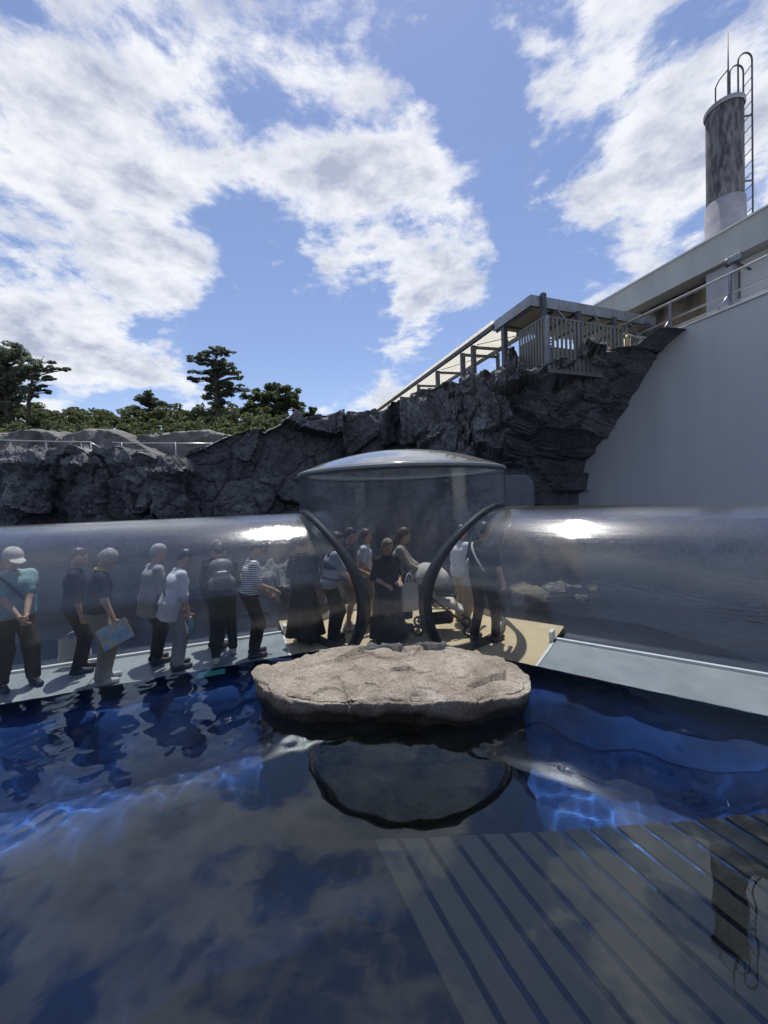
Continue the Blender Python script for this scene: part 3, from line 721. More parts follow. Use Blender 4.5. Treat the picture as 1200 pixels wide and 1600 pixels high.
def make_cliff():
    seg = np.linalg.norm(np.diff(CP[:, :2], axis=0), axis=1); S = np.concatenate([[0], np.cumsum(seg)])
    ss = np.arange(0, S[-1], .07)
    def sm(a, n):
        k = np.ones(n) / n; return np.convolve(np.pad(a, n // 2, mode='edge'), k, 'valid')[:len(a)]
    px = sm(np.interp(ss, S, CP[:, 0]), 15); py = sm(np.interp(ss, S, CP[:, 1]), 15); pz = np.interp(ss, S, CP[:, 2])
    tx = np.gradient(sm(px, 41)); ty = np.gradient(sm(py, 41)); l = np.hypot(tx, ty)
    nx, ny = -ty / l, tx / l            # normal: toward the pool (path runs right to left)
    flip = np.sign((nx * (0 - px) + ny * (4 - py)).mean()); nx, ny = nx * flip, ny * flip
    nzf, nb = 110, 26
    s2 = np.concatenate([np.arange(0, 14, .028), np.arange(14, ss[-1], .07)])       # finer where the rock turns into the wall
    px, py, pz, nx, ny = [np.interp(s2, ss, a_) for a_ in (px, py, pz, nx, ny)]; ss = s2
    rows = []
    for k in range(nzf + nb):
        if k < nzf:
            f = k / (nzf - 1); z = -1.2 + (pz + 1.2) * f
            out = .55 * f ** 2 - .15 - .25 * (1 - f)       # leaning slightly over the pool
        else:
            g = (k - nzf + 1) / nb; z = pz - .10 * g + .0 * g; out = .40 - 4.2 * g ** 1.3
        rows.append(np.stack([px + nx * out, py + ny * out, z], 1))
    V = np.stack(rows, 1); ns = len(ss); W = V.reshape(-1, 3)
    kk = np.tile(np.arange(nzf + nb), ns); front = kk < nzf
    N2 = np.repeat(np.stack([nx, ny], 1), nzf + nb, 0)
    # slabs dip diagonally like the cast rock of the photograph
    A = W @ np.array([[.82, .1, .45], [-.1, 1, .1], [-.5, 0, .85]]).T
    A = A + .32 * np.stack([fbm(A * .55 + 5 * k, 3, 200 + k) for k in range(3)], 1)
    f0, e0 = facets(A * .30 + 3.0, 41, .55)
    f1, e1 = facets(A * np.array([.46, .6, .60]) + 9.1, 47, .65)
    f2, e2 = facets(A * 1.5 + 2.2, 53, .7)
    nearw = np.repeat(smooth(11, 8, ss), nzf + nb)
    d = (.95 * f0 + .50 * f1) * (1 - .8 * nearw) + .12 * f2 * (1 - nearw) + .13 * fbm(W * 1.1, 4, 61) + .045 * fbm(W * 5.5, 3, 67)
    d -= .09 * (1 - nearw) * np.exp(-(e1 / .05) ** 2) + .04 * np.exp(-(e2 / .05) ** 2)
    h = np.where(front, 1.0, 0.25)
    D = np.stack([N2[:, 0] * d * h, N2[:, 1] * d * h, np.where(front, .06 * f2 * smooth(nzf * .8, nzf, kk), .12 * d)], 1)
    edge = np.exp(-((kk - nzf) / 5.0) ** 2)
    W = W + D
    W[:, 2] += edge * (.10 * f1)
    # where the rock dies into the plain wall on the right
    w_ = W @ TW; q_ = W @ NW
    wb = np.interp(W[:, 2], bound[::-1, 1], bound[::-1, 0])
    gap = w_ - wb + .22 * f2 + .3 * f1
    blend = smooth(0.0, 1.0, gap)
    near = (np.repeat(ss, nzf + nb) < 12)
    qn = np.where(near, 12.25 * (1 - blend) + np.minimum(q_, 11.9 + .35 * (1 - blend)) * blend, q_)
    qn = np.where(near & ~front, np.where(gap < .0, 12.3, q_), qn)
    W += NW[None] * (qn - q_)[:, None]
    Ww = W + .4 * np.stack([fbm(W * .7 + 5 * k, 3, 220 + k) for k in range(3)], 1)
    g0, h0 = facets(Ww * .42 + 1.7, 141, .8); g1, h1 = facets(Ww * 1.05 + 6.6, 143, .8); g2, h2 = facets(Ww * 2.6, 147, .7)
    dn = (.85 * g0 + .36 * g1 + .10 * g2 + .10 * fbm(W * 1.6, 3, 149) - .10 * np.exp(-(h1 / .05) ** 2)) * nearw * np.where(front, 1, .15) * blend
    W -= (NW * .55 + TW * .80)[None] * dn[:, None]; W[:, 2] += .25 * dn * smooth(nzf, nzf * .9, kk)
    F = grid_faces(ns, nzf + nb)
    o = mk('rock_cliff', W, F, M['cliff'], smooth_=False)
    o.data.polygons.foreach_set('use_smooth', np.zeros(len(o.data.polygons), bool))
    return setp(o, 'high dark grey faceted rock cliff walling the back of the pool', 'cliff')
make_cliff()
# left-hand boulders sitting on the cliff edge
for (u0, u1, v0, v1, y, sd, lab) in (
        (-30, 62, 700, 770, 15.6, 3, 'dark boulder at the far left end of the cliff'),
        (84, 152, 699, 790, 15.5, 5, 'pointed dark boulder left of the twin rounded ones on the cliff'),
        (150, 222, 697, 770, 15.4, 8, 'rounded dark boulder below the handrail on the left cliff'),
        (212, 288, 712, 795, 15.2, 13, 'squat dark boulder at the low saddle of the cliff')):
    c = at_y((u0 + u1) / 2, (v0 + v1) / 2, y); rx = (u1 - u0) / 2 / 600 * y; top = at_y((u0 + u1) / 2, v0, y)[2]; bot = at_y((u0 + u1) / 2, v1, y)[2]
    oc = [(c[0] + rx * math.cos(a), c[1] + .9 + .9 * math.sin(a)) for a in np.linspace(0, 2 * math.pi, 10, endpoint=False)]
    o = blob_rock('boulder', oc, 1.0, -1.7, M['cliff'], lab, sd, res=44, undercut=.45, fac=.42, lip=.6, flat=.55, fs=.55, cat='boulder', group='boulders on the left cliff')
    for v in o.data.vertices: v.co.z += top - 1.0
    o.data.polygons.foreach_set('use_smooth', np.zeros(len(o.data.polygons), bool))
# paler rock ridge behind the walkway
def ridge(pts, depth, label, seed):
    P = np.array([at_y(u, v, y) for u, v, y in pts]); n = 90
    t = np.linspace(0, len(P) - 1, n); X = np.stack([np.interp(t, range(len(P)), P[:, k]) for k in range(3)], 1)
    rows = []
    m1, m2 = 26, 16
    for k in range(m1): f = k / (m1 - 1); rows.append(X + np.array([0, -.35 * (1 - f) - .0, 0]) * 1.0 + np.stack([0 * t, 0 * t, (X[:, 2] - 4.0) * (f - 1)], 1))
    for k in range(1, m2): g = k / (m2 - 1); rows.append(X + np.array([0, depth * g, 0]) + np.stack([0 * t, 0 * t, 0 * t + .55 * np.sin(g * 2.2) - .5 * g], 1))
    V = np.stack(rows, 1).reshape(-1, 3)
    f1, e1 = facets(V * .7 + seed, seed, .6); f2, _ = facets(V * 2.0, seed + 1, .6)
    d = .35 * f1 + .12 * f2 + .1 * fbm(V * 1.5, 4, seed)
    V = V + np.stack([0 * d, -d, .25 * d], 1)
    o = mk('ridge_rock', V, grid_faces(n, m1 + m2 - 1), M['back_rock'], smooth_=False)
    return setp(o, label, 'rock', 'rocks behind the walkway')
ridge([(-330, 668, 22), (-150, 670, 22), (0, 678, 22), (40, 672, 22), (75, 675, 22), (92, 688, 22)], 3.0, 'long low rock behind the handrail at the far left', 71)
ridge([(88, 690, 21.6), (97, 680, 21.6), (128, 671, 21.6), (165, 672, 21.6), (195, 684, 21.6), (215, 694, 21.6), (250, 712, 21.6)], 2.6, 'sunlit pale peaked rock behind the handrail', 83)
ridge([(196, 692, 22.6), (202, 682, 22.6), (240, 681, 22.6), (275, 676, 22.6), (325, 674, 22.6), (345, 678, 22.6), (380, 690, 22.6), (430, 690, 22.6)], 2.6, 'grey rock behind the handrail nearest the tall pine', 97)

# ground behind and around
def make_ground():
    X = axis([(-600, -60, 40), (-60, 40, 1.6), (40, 600, 40)]); Y = axis([(24.2, 70, 1.5), (70, 900, 45)])
    gx, gy = np.meshgrid(X, Y, indexing='ij'); x = gx.ravel(); y = gy.ravel()
    z = 4.2 + 2.9 * smooth(24, 33, y) + .5 * vnoise(np.stack([x * .12, y * .12, 0 * x], 1), 4) - 5.0 * smooth(60, 200, y)
    z = np.where(x > 6, np.minimum(z, 5.0), z)
    o = mk('hillside', np.stack([x, y, z], 1), grid_faces(len(X), len(Y)), M['hill'], smooth_=True, kind='structure')
    if o.data.polygons[0].normal.z < 0: o.data.flip_normals()
make_ground()
MB().box((-28, 21.4, 3.9), (42, 6.4, .5)).build('walkway', mat('walkway_concrete', (.25, .25, .25), .9, (.19, .19, .19), 2), kind='structure')
gm = mat('ground_paving', (.20, .20, .19), .9, (.15, .15, .145), .4)
MB().box((210, 30, -2.9), (400, 900, .2)).build('ground', gm, kind='structure')
MB().box((-215, -5, -3.2), (380, 900, .2)).build('ground', gm, kind='structure')

# handrail on the walkway
def handrail():
    y = 20.2
    root = empty('handrail', at_y(120, 720, y), 'thin steel handrail on the walkway above the left rocks', 'railing')
    def pt(u, v): return at_y(u, v, y)
    MB().tube([pt(-160, 683), pt(20, 688), pt(73, 689.5), pt(140, 690.5), pt(158, 700)], .03, 6).build('top_rail', M['rail'], root, True)
    MB().tube([pt(176, 691), pt(190, 692), pt(274, 692.5), pt(345, 693)], .03, 6).build('top_rail', M['rail'], root, True)
    MB().tube([pt(12, 700), pt(58, 714)], .025, 6).build('mid_rail', M['rail'], root, True)
    for u in (-60, 16, 72, 127, 142, 190, 274, 330):
        a = pt(u, 691); MB().tube([a, (a[0], a[1], 4.1)], .03, 6).build('post', M['rail'], root, True)
handrail()

# ------------------------------------------------------------------ retaining wall on the right, its railing
def right_wall():
    w0, w1 = -4.0, float(bound[-1, 0]) + 6.0
    root = empty('retaining_wall', wq(w0, QW, -1.5), 'tall plain pale grey wall rising from the pool on the right', 'wall')
    c = wq((w0 + w1) / 2, QW + .3, (WTOP - 2.4) / 2)
    MB().box(c, (.6, w1 - w0, WTOP + 2.4), (NW, TW, (0, 0, 1))).build('wall_face', M['wallpaint'], root)
    w2 = float(bound[0, 0]) + .3
    MB().box(wq((w0 + w2) / 2, QW + .3, WTOP + .03), (.68, w2 - w0, .055), (NW, TW, (0, 0, 1))).build('coping', M['white'], root, bevel=.01)
    wl, wr = wz(917, 535, QW + .15)[0], w0
    zt = np.mean([wz(917, 535, QW + .15)[1], wz(1200, 400, QW + .15)[1]])
    r2 = empty('wall_railing', wq(6, QW + .15, WTOP), 'steel tube railing along the top of the pale wall', 'railing')
    dz = zt - WTOP
    for z, r in ((zt, .042), (WTOP + dz * .47, .028), (WTOP + dz * .2, .026)):
        MB().tube([wq(wr, QW + .15, z), wq(wl, QW + .15, z)], r, 8).build('rail_tube', M['rail'], r2, True)
    for u in (1341, 1141, 1047, 978):
        w = wz(u, 450, QW + .15)[0]
        MB().box(wq(w, QW + .15, (WTOP + zt) / 2), (.06, .06, dz), (NW, TW, (0, 0, 1))).build('post', M['metal'], r2)
        MB().tube([wq(w, QW + .15, WTOP + dz * .5), wq(w + .12, QW - .12, WTOP + .06)], .022, 6).build('brace', M['rail'], r2, True)
    return zt
ZRAIL = right_wall()

def wall_foot_rocks():
    w = np.linspace(-3.8, float(bound[-1, 0]) + 2.5, 130)
    V = np.array([[wq(x, QW + .1 - .75 * (1 - (k / 25) ** 6), -1.2 + 2.35 * min(1, k / 22)) for k in range(26)] for x in w]).reshape(-1, 3)
    f1, e1 = facets(V * .8 + 5, 77, .6); f2, e2 = facets(V * 2.1, 79, .6)
    d = .30 * f1 + .12 * f2 + .10 * fbm(V * 1.4, 4, 81)
    V = V - NW[None] * d[:, None] + np.array([[0, 0, 1.0]]) * (.22 * d)[:, None]
    setp(mk('foot_rock', V, grid_faces(130, 26), M['cliff'], smooth_=False), 'low dark rocks along the foot of the pale wall behind the right tunnel', 'rock')
wall_foot_rocks()

def rear_light_block():  # out-of-view rock ring, added to dim tunnel reflections and fill light
    pl = np.array([(-32, 19), (-30, 8), (-26, -2), (-18, -8), (-8, -9.5), (2, -9), (9, -7), (13.5, -5.0)]); k = np.linspace(0, len(pl) - 1, 150)
    X = np.stack([np.interp(k, range(len(pl)), pl[:, i]) for i in (0, 1)], 1); T = np.gradient(X, axis=0); T /= np.linalg.norm(T, axis=1)[:, None]
    Nn = np.stack([-T[:, 1], T[:, 0]], 1); H_ = 6.2 + .7 * vnoise(np.stack([k * .9, k * 0, k * 0], 1), 3)
    V = np.array([[(X[i, 0] + Nn[i, 0] * (1.2 * (1 - f) - max(0, f - 1) * 6), X[i, 1] + Nn[i, 1] * (1.2 * (1 - f) - max(0, f - 1) * 6), min(f, 1) * (H_[i] + 2) - 2) for f in np.linspace(0, 1.4, 42)] for i in range(150)]).reshape(-1, 3)
    f1, _ = facets(V * .5 + 4, 91, .6); f2, _ = facets(V * 1.3, 93, .6); d = .8 * f1 + .25 * f2
    V[:, :2] += np.repeat(Nn, 42, 0) * d[:, None]
    setp(mk('unseen_rear_rock', V, grid_faces(150, 42), M['cliff'], smooth_=False), 'unseen dark rock wall added behind the viewer to darken the reflections', 'rock wall')
rear_light_block()

# ------------------------------------------------------------------ building with flat roof, chimney
QF = 14.5
def building():
    zt = np.mean([wz(1200, 320, QF)[1], wz(930, 480, QF)[1]]); zb = np.mean([wz(1150, 400, QF)[1], wz(967, 492, QF)[1]])
    wl = wz(925, 482, QF)[0]; wr = 0.0
    root = empty('building', wq((wl + wr) / 2, 17, 5.0), 'building with wide pale roof fascia over a stained brown wall', 'building')
    ax = (NW, TW, (0, 0, 1))
    MB().box(wq((wl + wr) / 2, QF + 4, (zt + zb) / 2), (8, wl - wr, zt - zb), ax).build('roof_fascia', M['fascia'], root)
    MB().box(wq((wl + wr) / 2, QF + 4, zt + .03), (8.1, wl - wr + .1, .055), ax).build('roof_edge', M['white'], root)
    MB().box(wq((wl + wr) / 2, QF + 4.5, (zb + 4) / 2 - .002), (7.6, wl - wr - .4, zb - 4), ax).build('wall', M['brownwall'], root)
    MB().tube([wq(wr, QF + .66, zb - .12), wq(wl - 1, QF + .66, zb - .12)], .05, 8).build('conduit', M['darkmetal'], root, True)
    w1, w0 = wz(1108, 440, QF + .4)[0], wz(1152, 440, QF + .4)[0]
    MB().box(wq((w1 + w0) / 2, QF + .45, (zb + 4) / 2), (.5, w1 - w0, zb - 4.02), ax).build('column', M['greycolumn'], root, bevel=.05)
    w3 = wz(1290, 440, QF + .4)[0]
    MB().box(wq((w3 + w0) / 2 - .02, QF + .56, (zb + 4) / 2), (.2, w0 - w3 - .06, zb - 4.03), ax).build('grey_panel', M['wallpaint'], root)
    # floodlight on a bracket
    P = at_q(1150, 404, QF - .6); fr = empty('floodlight', P, 'small grey floodlight on a bracket under the roof edge', 'lamp')
    MB().box(P, (.22, .34, .22), ax).build('housing', M['metal'], fr, bevel=.03)
    MB().tube([P + TW * .16, P + TW * .24], [.11, .13], 12).build('lens_hood', M['darkmetal'], fr)
    MB().bar(P + (0, 0, -.12), P + NW * .7 + (0, 0, -.2), .05, .05).build('bracket', M['darkmetal'], fr)
    return zt
ZROOF = building()
def chimney():
    C0 = at_y(1133, 360, 14.6); cx, cy_ = C0[0], C0[1]; 
    def zat(v, u=1133): return at_y(u, v, cy_)[2]
    zt = zat(172); zc = zat(318); zb = 6.0
    w = np.linalg.norm(at_y(1163, 250, cy_) - at_y(1102, 250, cy_)) * math.cos(math.atan2(cx, cy_)) / 2
    root = empty('chimney', (cx, cy_, zb), 'tall round stained concrete chimney above the roof', 'chimney')
    MB().lathe([(w, zc - .1), (w, zt - .12), (w * .98, zt)], 40, (cx, cy_, 0)).build('shaft', M['chimney'], root, True)
    MB().lathe([(w + .03, zt - .10), (w + .06, zt - .06), (w + .06, zt + .04), (w * .8, zt + .05), (w * .8, zt - .3)], 40, (cx, cy_, 0)).build('cap_ring', M['chimneybase'], root, False)
    MB().lathe([(w * 1.10, zb), (w * 1.10, zc - .05), (w, zc + .02)], 40, (cx, cy_, 0)).build('base_collar', M['chimneybase'], root, True)
    # ladder on the right flank
    d = np.array([math.cos(math.radians(-8)), math.sin(math.radians(-8)), 0]); s_ = np.array([-d[1], d[0], 0])
    zr = zat(108, 1163)
    for k in (-1, 1):
        base = np.array([cx, cy_, 0]) + d * (w + .24) + s_ * .20 * k
        top = []
        for a in np.linspace(0, math.pi, 9): top.append(base - d * (.25 - .25 * math.cos(a)) * .9 + (0, 0, zr + .28 * math.sin(a)))
        down = [base - d * .45 + (0, 0, zr - .3), base - d * .45 + (0, 0, zt)]
        MB().tube([base + (0, 0, 6.5)] + [base + (0, 0, zr - .2)] + top + down, .028, 7).build('ladder_rail', M['darkmetal'], root, True)
    z = zr - .15
    while z > 9.5:
        b0 = np.array([cx, cy_, z]) + d * (w + .24); MB().tube([b0 - s_ * .2, b0 + s_ * .2], .016, 6).build('rung', M['darkmetal'], root, True); z -= .42
    for z in (zt - .5, zt - 2.8):
        for k in (-1, 1):
            b0 = np.array([cx, cy_, z]) + s_ * .2 * k; MB().bar(b0 + d * w * .9, b0 + d * (w + .24), .03, .05).build('ladder_bracket', M['darkmetal'], root)
    a = np.array([cx, cy_, 0]) + np.array([-.02, -.2, 0])
    MB().tube([a + (0, 0, zt - .2), a + (0, 0, zat(130)), a + (0, 0, zat(112)), a + (0, 0, zat(62))], [.035, .035, .022, .014], 8).build('lightning_rod', M['darkmetal'], root, True)
    for k in (-1, 1):
        b = a + np.array([.25 * k, .25, 0]); MB().tube([b + (0, 0, zt), b + (0, 0, zt + .85), b * .7 + a * .3 + (0, 0, zt + 1.05), a + (0, 0, zt + 1.25)], .024, 6).build('stay', M['darkmetal'], root, True)
chimney()

# ------------------------------------------------------------------ covered stair canopy on top of the cliff
def canopy():
    ax = (NW, TW, (0, 0, 1)); q0 = 8.7
    wc, zt = wz(829, 460, q0); wfar = wz(585, 643, q0)[0]; q1 = 14.3
    root = empty('covered_walkway', wq(wc + 6, 10.5, zt - 3), 'covered walkway with corrugated roof on grey posts above the cliff', 'canopy')
    zf = wz(829, 477, q0)[1]                      # underside of the fascia
    qm = 10.7                                     # inner side of the long roof
    ws = wz(772, 507, q0)[0]                      # the boxed fascia ends here, the wavy sheets begin
    MB().box(wq(wc + .02, (q0 + q1) / 2, (zt + zf) / 2), (q1 - q0, .05, zt - zf), ax).build('end_fascia', M['canopyfascia'], root)
    MB().box(wq((wc + ws) / 2 + .05, q0 + .02, (zt + zf) / 2), (.05, ws - wc, zt - zf), ax).build('side_fascia', M['canopyfascia'], root)
    MB().box(wq((wc + ws) / 2 + .06, (q0 + q1) / 2, zt - .06), (q1 - q0 - .1, ws - wc - .1, .05), ax).build('flat_roof', M['canopyfascia'], root)
    n = 6
    for k in range(n):
        a = q0 + .1 + (q1 - q0 - .2) * k / n; b = q0 + .1 + (q1 - q0 - .2) * (k + 1) / n
        MB().box(wq((wc + ws) / 2 + .05, (a + b) / 2, zf + .03), (b - a - .10, ws - wc - .25, .03), ax).build('soffit_board', M['soffit'], root)
    for k in range(n + 1):
        a = q0 + .1 + (q1 - q0 - .2) * k / n
        MB().box(wq((wc + ws) / 2 + .05, a, zf - .01), (.07, ws - wc - .1, .10), ax).build('purlin', M['darkmetal'], root)
    # corrugated sheets
    tr, nt, N, L, b = principled('corrugated_sheet')
    b.inputs['Base Color'].default_value = (.78, .78, .76, 1); b.inputs['Roughness'].default_value = .5
    tl = N.new('ShaderNodeBsdfTranslucent'); tl.inputs[0].default_value = (.90, .885, .83, 1)
    mx = N.new('ShaderNodeMixShader'); mx.inputs[0].default_value = .7
    L.new(b.outputs[0], mx.inputs[1]); L.new(tl.outputs[0], mx.inputs[2]); L.new(mx.outputs[0], N['Material Output'].inputs[0])
    w = ws; step = .9
    zs = zt - .02
    while w < wfar:
        e = min(w + step, wfar); k = 19
        xs = np.linspace(w, e + .03, k); wave = .035 * np.cos((xs - ws) / .15 * 2 * np.pi)
        A = np.array([wq(x, q0 - .12, zs + dz) for x, dz in zip(xs, wave)]); B = np.array([wq(x, qm, zs + .22 + dz) for x, dz in zip(xs, wave)])
        mk('corrugated_sheet', np.concatenate([A, B, A - (0, 0, .006), B - (0, 0, .006)]), np.concatenate([grid_faces(2, k), grid_faces(2, k)[:, ::-1] + 2 * k]), tr, root, True)
        w = e
    zb = zf - .03
    MB().box(wq((ws + wfar) / 2, q0 + .0, zs - .14), (.11, wfar - ws, .16), ax).build('eaves_beam', M['darkmetal'], root)
    MB().box(wq((ws + wfar) / 2 + .1, qm - .1, zs + .06), (.11, wfar - ws - .4, .14), ax).build('inner_beam', M['darkmetal'], root)
    zdeck = 5.6; zb0 = zb; zb = zs - .2
    for i, u in enumerate((789, 740, 723, 683, 652.5, 625, 606)):
        w = wz(u, 560, q0 + .12)[0]; wd = .16 if i < 4 else .13
        MB().box(wq(w, q0 + .12, (zb + zdeck) / 2 - .04), (wd, wd, zb - zdeck), ax).build('post', M['darkmetal'], root)
        if i not in (1,):
            MB().box(wq(w, qm - .12, (zb + zdeck) / 2 - .04), (.12, .12, zb - zdeck + .34), ax).build('post', M['darkmetal'], root)
        MB().bar(wq(w, q0 + .12, zb - .10), wq(w, qm - .1, zb - .02), .08, .10).build('cross_beam', M['darkmetal'], root)
    for wa, wb_ in ((ws - .2, wz(740, 560, q0)[0]), (wz(740, 560, q0)[0], wz(683, 560, q0)[0])):
        MB().tube([wq(wa, q0 + .2, zb - .05), wq(wb_, qm - .2, zb)], .015, 5).build('tie_rod', M['darkmetal'], root)
        MB().tube([wq(wb_, q0 + .2, zb - .05), wq(wa, qm - .2, zb)], .015, 5).build('tie_rod', M['darkmetal'], root)
    # slatted screen along the inner side
    mb = MB()
    for k in range(17): mb.box(wq((wc + wfar) / 2 + .6, qm + .05, zdeck + .35 + k * .105), (.03, wfar - wc - 1.2, .05), ax)
    mb.build('slat_screen', M['screen'], root, kind='stuff')
    # stair handrail inside
    for z in (zdeck + 1.05, zdeck + .55):
        MB().tube([wq(wz(800, 560, q0)[0], q0 + .35, z), wq(wfar - .5, q0 + .35, z)], .03, 6).build('handrail', M['metal'], root, True)
    x = wz(800, 560, q0)[0]
    while x < wfar - .5:
        MB().tube([wq(x, q0 + .35, zdeck - .2), wq(x, q0 + .35, zdeck + 1.05)], .015, 5).build('baluster', M['metal'], root); x += .35
    P = wz(852, 470, q0 + .05)
    # the tall corner post that passes the fascia, and posts under the end fascia
    kq = None
    for u, top in ((849, zt + .05), (903, zf), (958, zf), (1010, zf)):
        d = ray(u, 500); kk = (wc - .06 - np.array([0, 0, EYE]) @ TW) / (d @ TW); Q = np.array([0, 0, EYE]) + d * kk
        q = float(Q @ NW); MB().box(wq(wc - .07, q, (top + zdeck) / 2), (.15, .13, top - zdeck), ax).build('post', M['darkmetal'], root)
        if u > 860: MB().bar(wq(wc - .07, q, zf - .8), wq(wc - .07, q - .9, zf - .03), .05, .05).build('brace', M['metal'], root)
    return wc, zf
WC, ZFAS = canopy()
def corner_fence():
    q0 = 8.45; w0, zt = wz(854, 494, q0); zb = wz(855, 577, q0)[1]; w1 = wz(812, 540, q0)[0]
    ax = (NW, TW, (0, 0, 1))
    root = empty('picket_fence', wq(w0, q0, zb), 'weathered grey picket fence with sheet panel at the cliff corner', 'fence')
    MB().box(wq((w0 + w1) / 2, q0, zb + (zt - zb) * .36), (.03, w1 - w0, (zt - zb) * .72), ax).build('sheet_panel', M['screen'], root)
    k = 10
    for i in range(k):
        w = w0 + .05 + (w1 - w0 - .1) * i / (k - 1); MB().box(wq(w, q0 - .035, (zt + zb) / 2 + .02), (.025, .07, zt - zb - .08), ax).build('picket', M['screen'], root)
    MB().box(wq((w0 + w1) / 2, q0 - .02, zt), (.07, w1 - w0, .06), ax).build('top_rail', M['screen'], root)
    q1 = q0 + 3.1
    k = 20
    for i in range(k):
        q = q0 + .06 + (q1 - q0) * i / (k - 1); MB().box(wq(w0, q, (zt + zb) / 2 + .02), (.075, .025, zt - zb - .06), ax).build('picket', M['screen'], root)
    MB().box(wq(w0 + .03, (q0 + q1) / 2, zt), (q1 - q0, .06, .06), ax).build('top_rail', M['screen'], root)
    MB().box(wq(w0 + .04, (q0 + q1) / 2, zb + .3), (q1 - q0, .03, .75), ax).build('sheet_panel', M['screen'], root)
    MB().box(wq(w0, q0, (zt + zb) / 2), (.09, .09, zt - zb + .05), ax).build('post', M['metal'], root)
    # lighter railing with thin bars to the right of it
    r2 = empty('bar_railing', wq(w0, q1, zb), 'short galvanised bar railing right of the picket fence', 'railing')
    q2 = q1 + 1.9; zt2 = zt - .15
    for i in range(9):
        q = q1 + .12 + (q2 - q1) * i / 8; MB().tube([wq(w0 + .1, q, zb - .4), wq(w0 + .1, q, zt2)], .03, 6).build('bar', M['metal'], r2, True)
    MB().tube([wq(w0 + .1, q1 + .05, zt2), wq(w0 + .1, q2 + .2, zt2)], .035, 6).build('top_rail', M['metal'], r2, True)
    P = at_q(965, 535, 11.2)
    a = np.linspace(math.radians(190), math.radians(385), 16)
    pts = [at_q(963 + 17 * math.cos(t), 532 - 18 * math.sin(t) , 11.3) for t in a]
    setp(MB().tube(pts, .035, 8).build('hose', M['yellow'], smooth_=True), 'yellow hose looped over the rail beside the bar railing', 'hose')
corner_fence()
# rounded grey hatch at the cliff foot right of the hall
def hatch():
    y = 11.5; a = at_y(790, 790, y); b = at_y(834, 741, y); w, h = b[0] - a[0], b[2] - a[2]; pts = [(a[0], a[2] - .6), (b[0], a[2] - .6)]
    for t in np.linspace(0, math.pi / 2, 8): pts.append((b[0] - .3 + .3 * math.cos(t), b[2] - .3 + .3 * math.sin(t)))
    pts.append((a[0], b[2])); n = len(pts)
    V = [(x, y, z) for x, z in pts] + [(x, y + .5, z) for x, z in pts]
    F = [tuple(range(n)), tuple(range(2 * n - 1, n - 1, -1))] + [(i, (i + 1) % n, n + (i + 1) % n, n + i) for i in range(n)]
    setp(mk('rock_hatch', V, F, M['greypanel'], bevel=.02), 'rounded dark grey panel against the cliff right of the hall', 'panel')
hatch()

# ------------------------------------------------------------------ trees and shrubs on the hill
def leaf_cloud(cent, rad, n, size, r, shell=.35, flat=.0):
    """n leaf quads in ellipsoids"""
    cent = np.asarray(cent); rad = np.asarray(rad)
    vol = rad.prod(1) ** (2 / 3); idx = r.choice(len(cent), n, p=vol / vol.sum())
    d = r.normal(size=(n, 3)); d /= np.linalg.norm(d, axis=1)[:, None]
    k = (shell + (1 - shell) * r.random(n)) ** .6
    C = cent[idx] + d * rad[idx] * k[:, None]
    a = r.normal(size=(n, 3)); a[:, 2] *= (1 - flat); a /= np.linalg.norm(a, axis=1)[:, None]
    b = np.cross(a, r.normal(size=(n, 3))); b /= np.linalg.norm(b, axis=1)[:, None]
    s = size * r.uniform(.6, 1.4, n)[:, None]
    V = np.stack([C - a * s - b * s * .5, C + a * s * .2 - b * s * .6, C + a * s + b * s * .4, C - a * s * .2 + b * s * .6], 1).reshape(-1, 3)
    return V, np.arange(4 * n).reshape(-1, 4)
def tree(name, base, top, clumps, label, lm, n, size, seed, trunk_r=.22, limbs=True, group='trees on the hill behind the cliff', flat=.3, bare=()):
    r = np.random.default_rng(seed); base = np.asarray(base, float); top = np.asarray(top, float)
    root = empty(name, base, label, 'tree', group)
    ts = np.linspace(0, 1, 9); P = base + (top - base) * ts[:, None] + np.stack([.12 * np.sin(ts * 5 + seed), 0 * ts, 0 * ts], 1) * (ts * (1 - ts))[:, None] * 4
    mb = MB().tube(P, trunk_r * (1 - .85 * ts), 8); mb.build('trunk', M['bark'], root, True)
    lb = MB()
    cl = np.array([c[:3] for c in clumps]); rd = np.array([c[3:6] for c in clumps])
    for c in cl:
        h = min(max((c[2] - .4 - base[2]) / (top[2] - base[2]), .1), .97); a = base + (top - base) * h
        m = (a + c) / 2 + (0, 0, .15); lb.tube([a, m, c], [trunk_r * .35 * (1.1 - h), trunk_r * .25 * (1.1 - h), .02], 5)
    for pts in bare: lb.tube(pts, np.linspace(.06, .015, len(pts)), 5)
    lb.build('limbs', M['bark'], root, True)
    V, F = leaf_cloud(cl, rd, n, size, r, flat=flat); mk('crown', V, F, lm, root, kind='stuff')
    return root
def px_clumps(lst, y, r, dy=.5):
    """clumps given as pixel centre and pixel half-axes at a depth"""
    out = []
    for u, v, a, b in lst:
        yy = y + r.uniform(-dy, dy); c = at_y(u, v, yy); k = yy / 600; out.append((*c, a * k, min(a, b * 2.2) * k, b * k))
    return out
r_ = np.random.default_rng(5)
def sub(lst, r, k=4):
    k = k * 2
    """break every clump into several smaller tufts"""
    o = []
    for u, v, a, b in lst:
        for i in range(k):
            t = r.uniform(0, 6.28); q = math.sqrt(r.uniform(0, 1)) * 1.15; o.append((u + a * q * math.cos(t), v + b * q * math.sin(t), max(2.6, a * .40) * r.uniform(.6, 1.3), max(1.6, b * .5)))
    return o
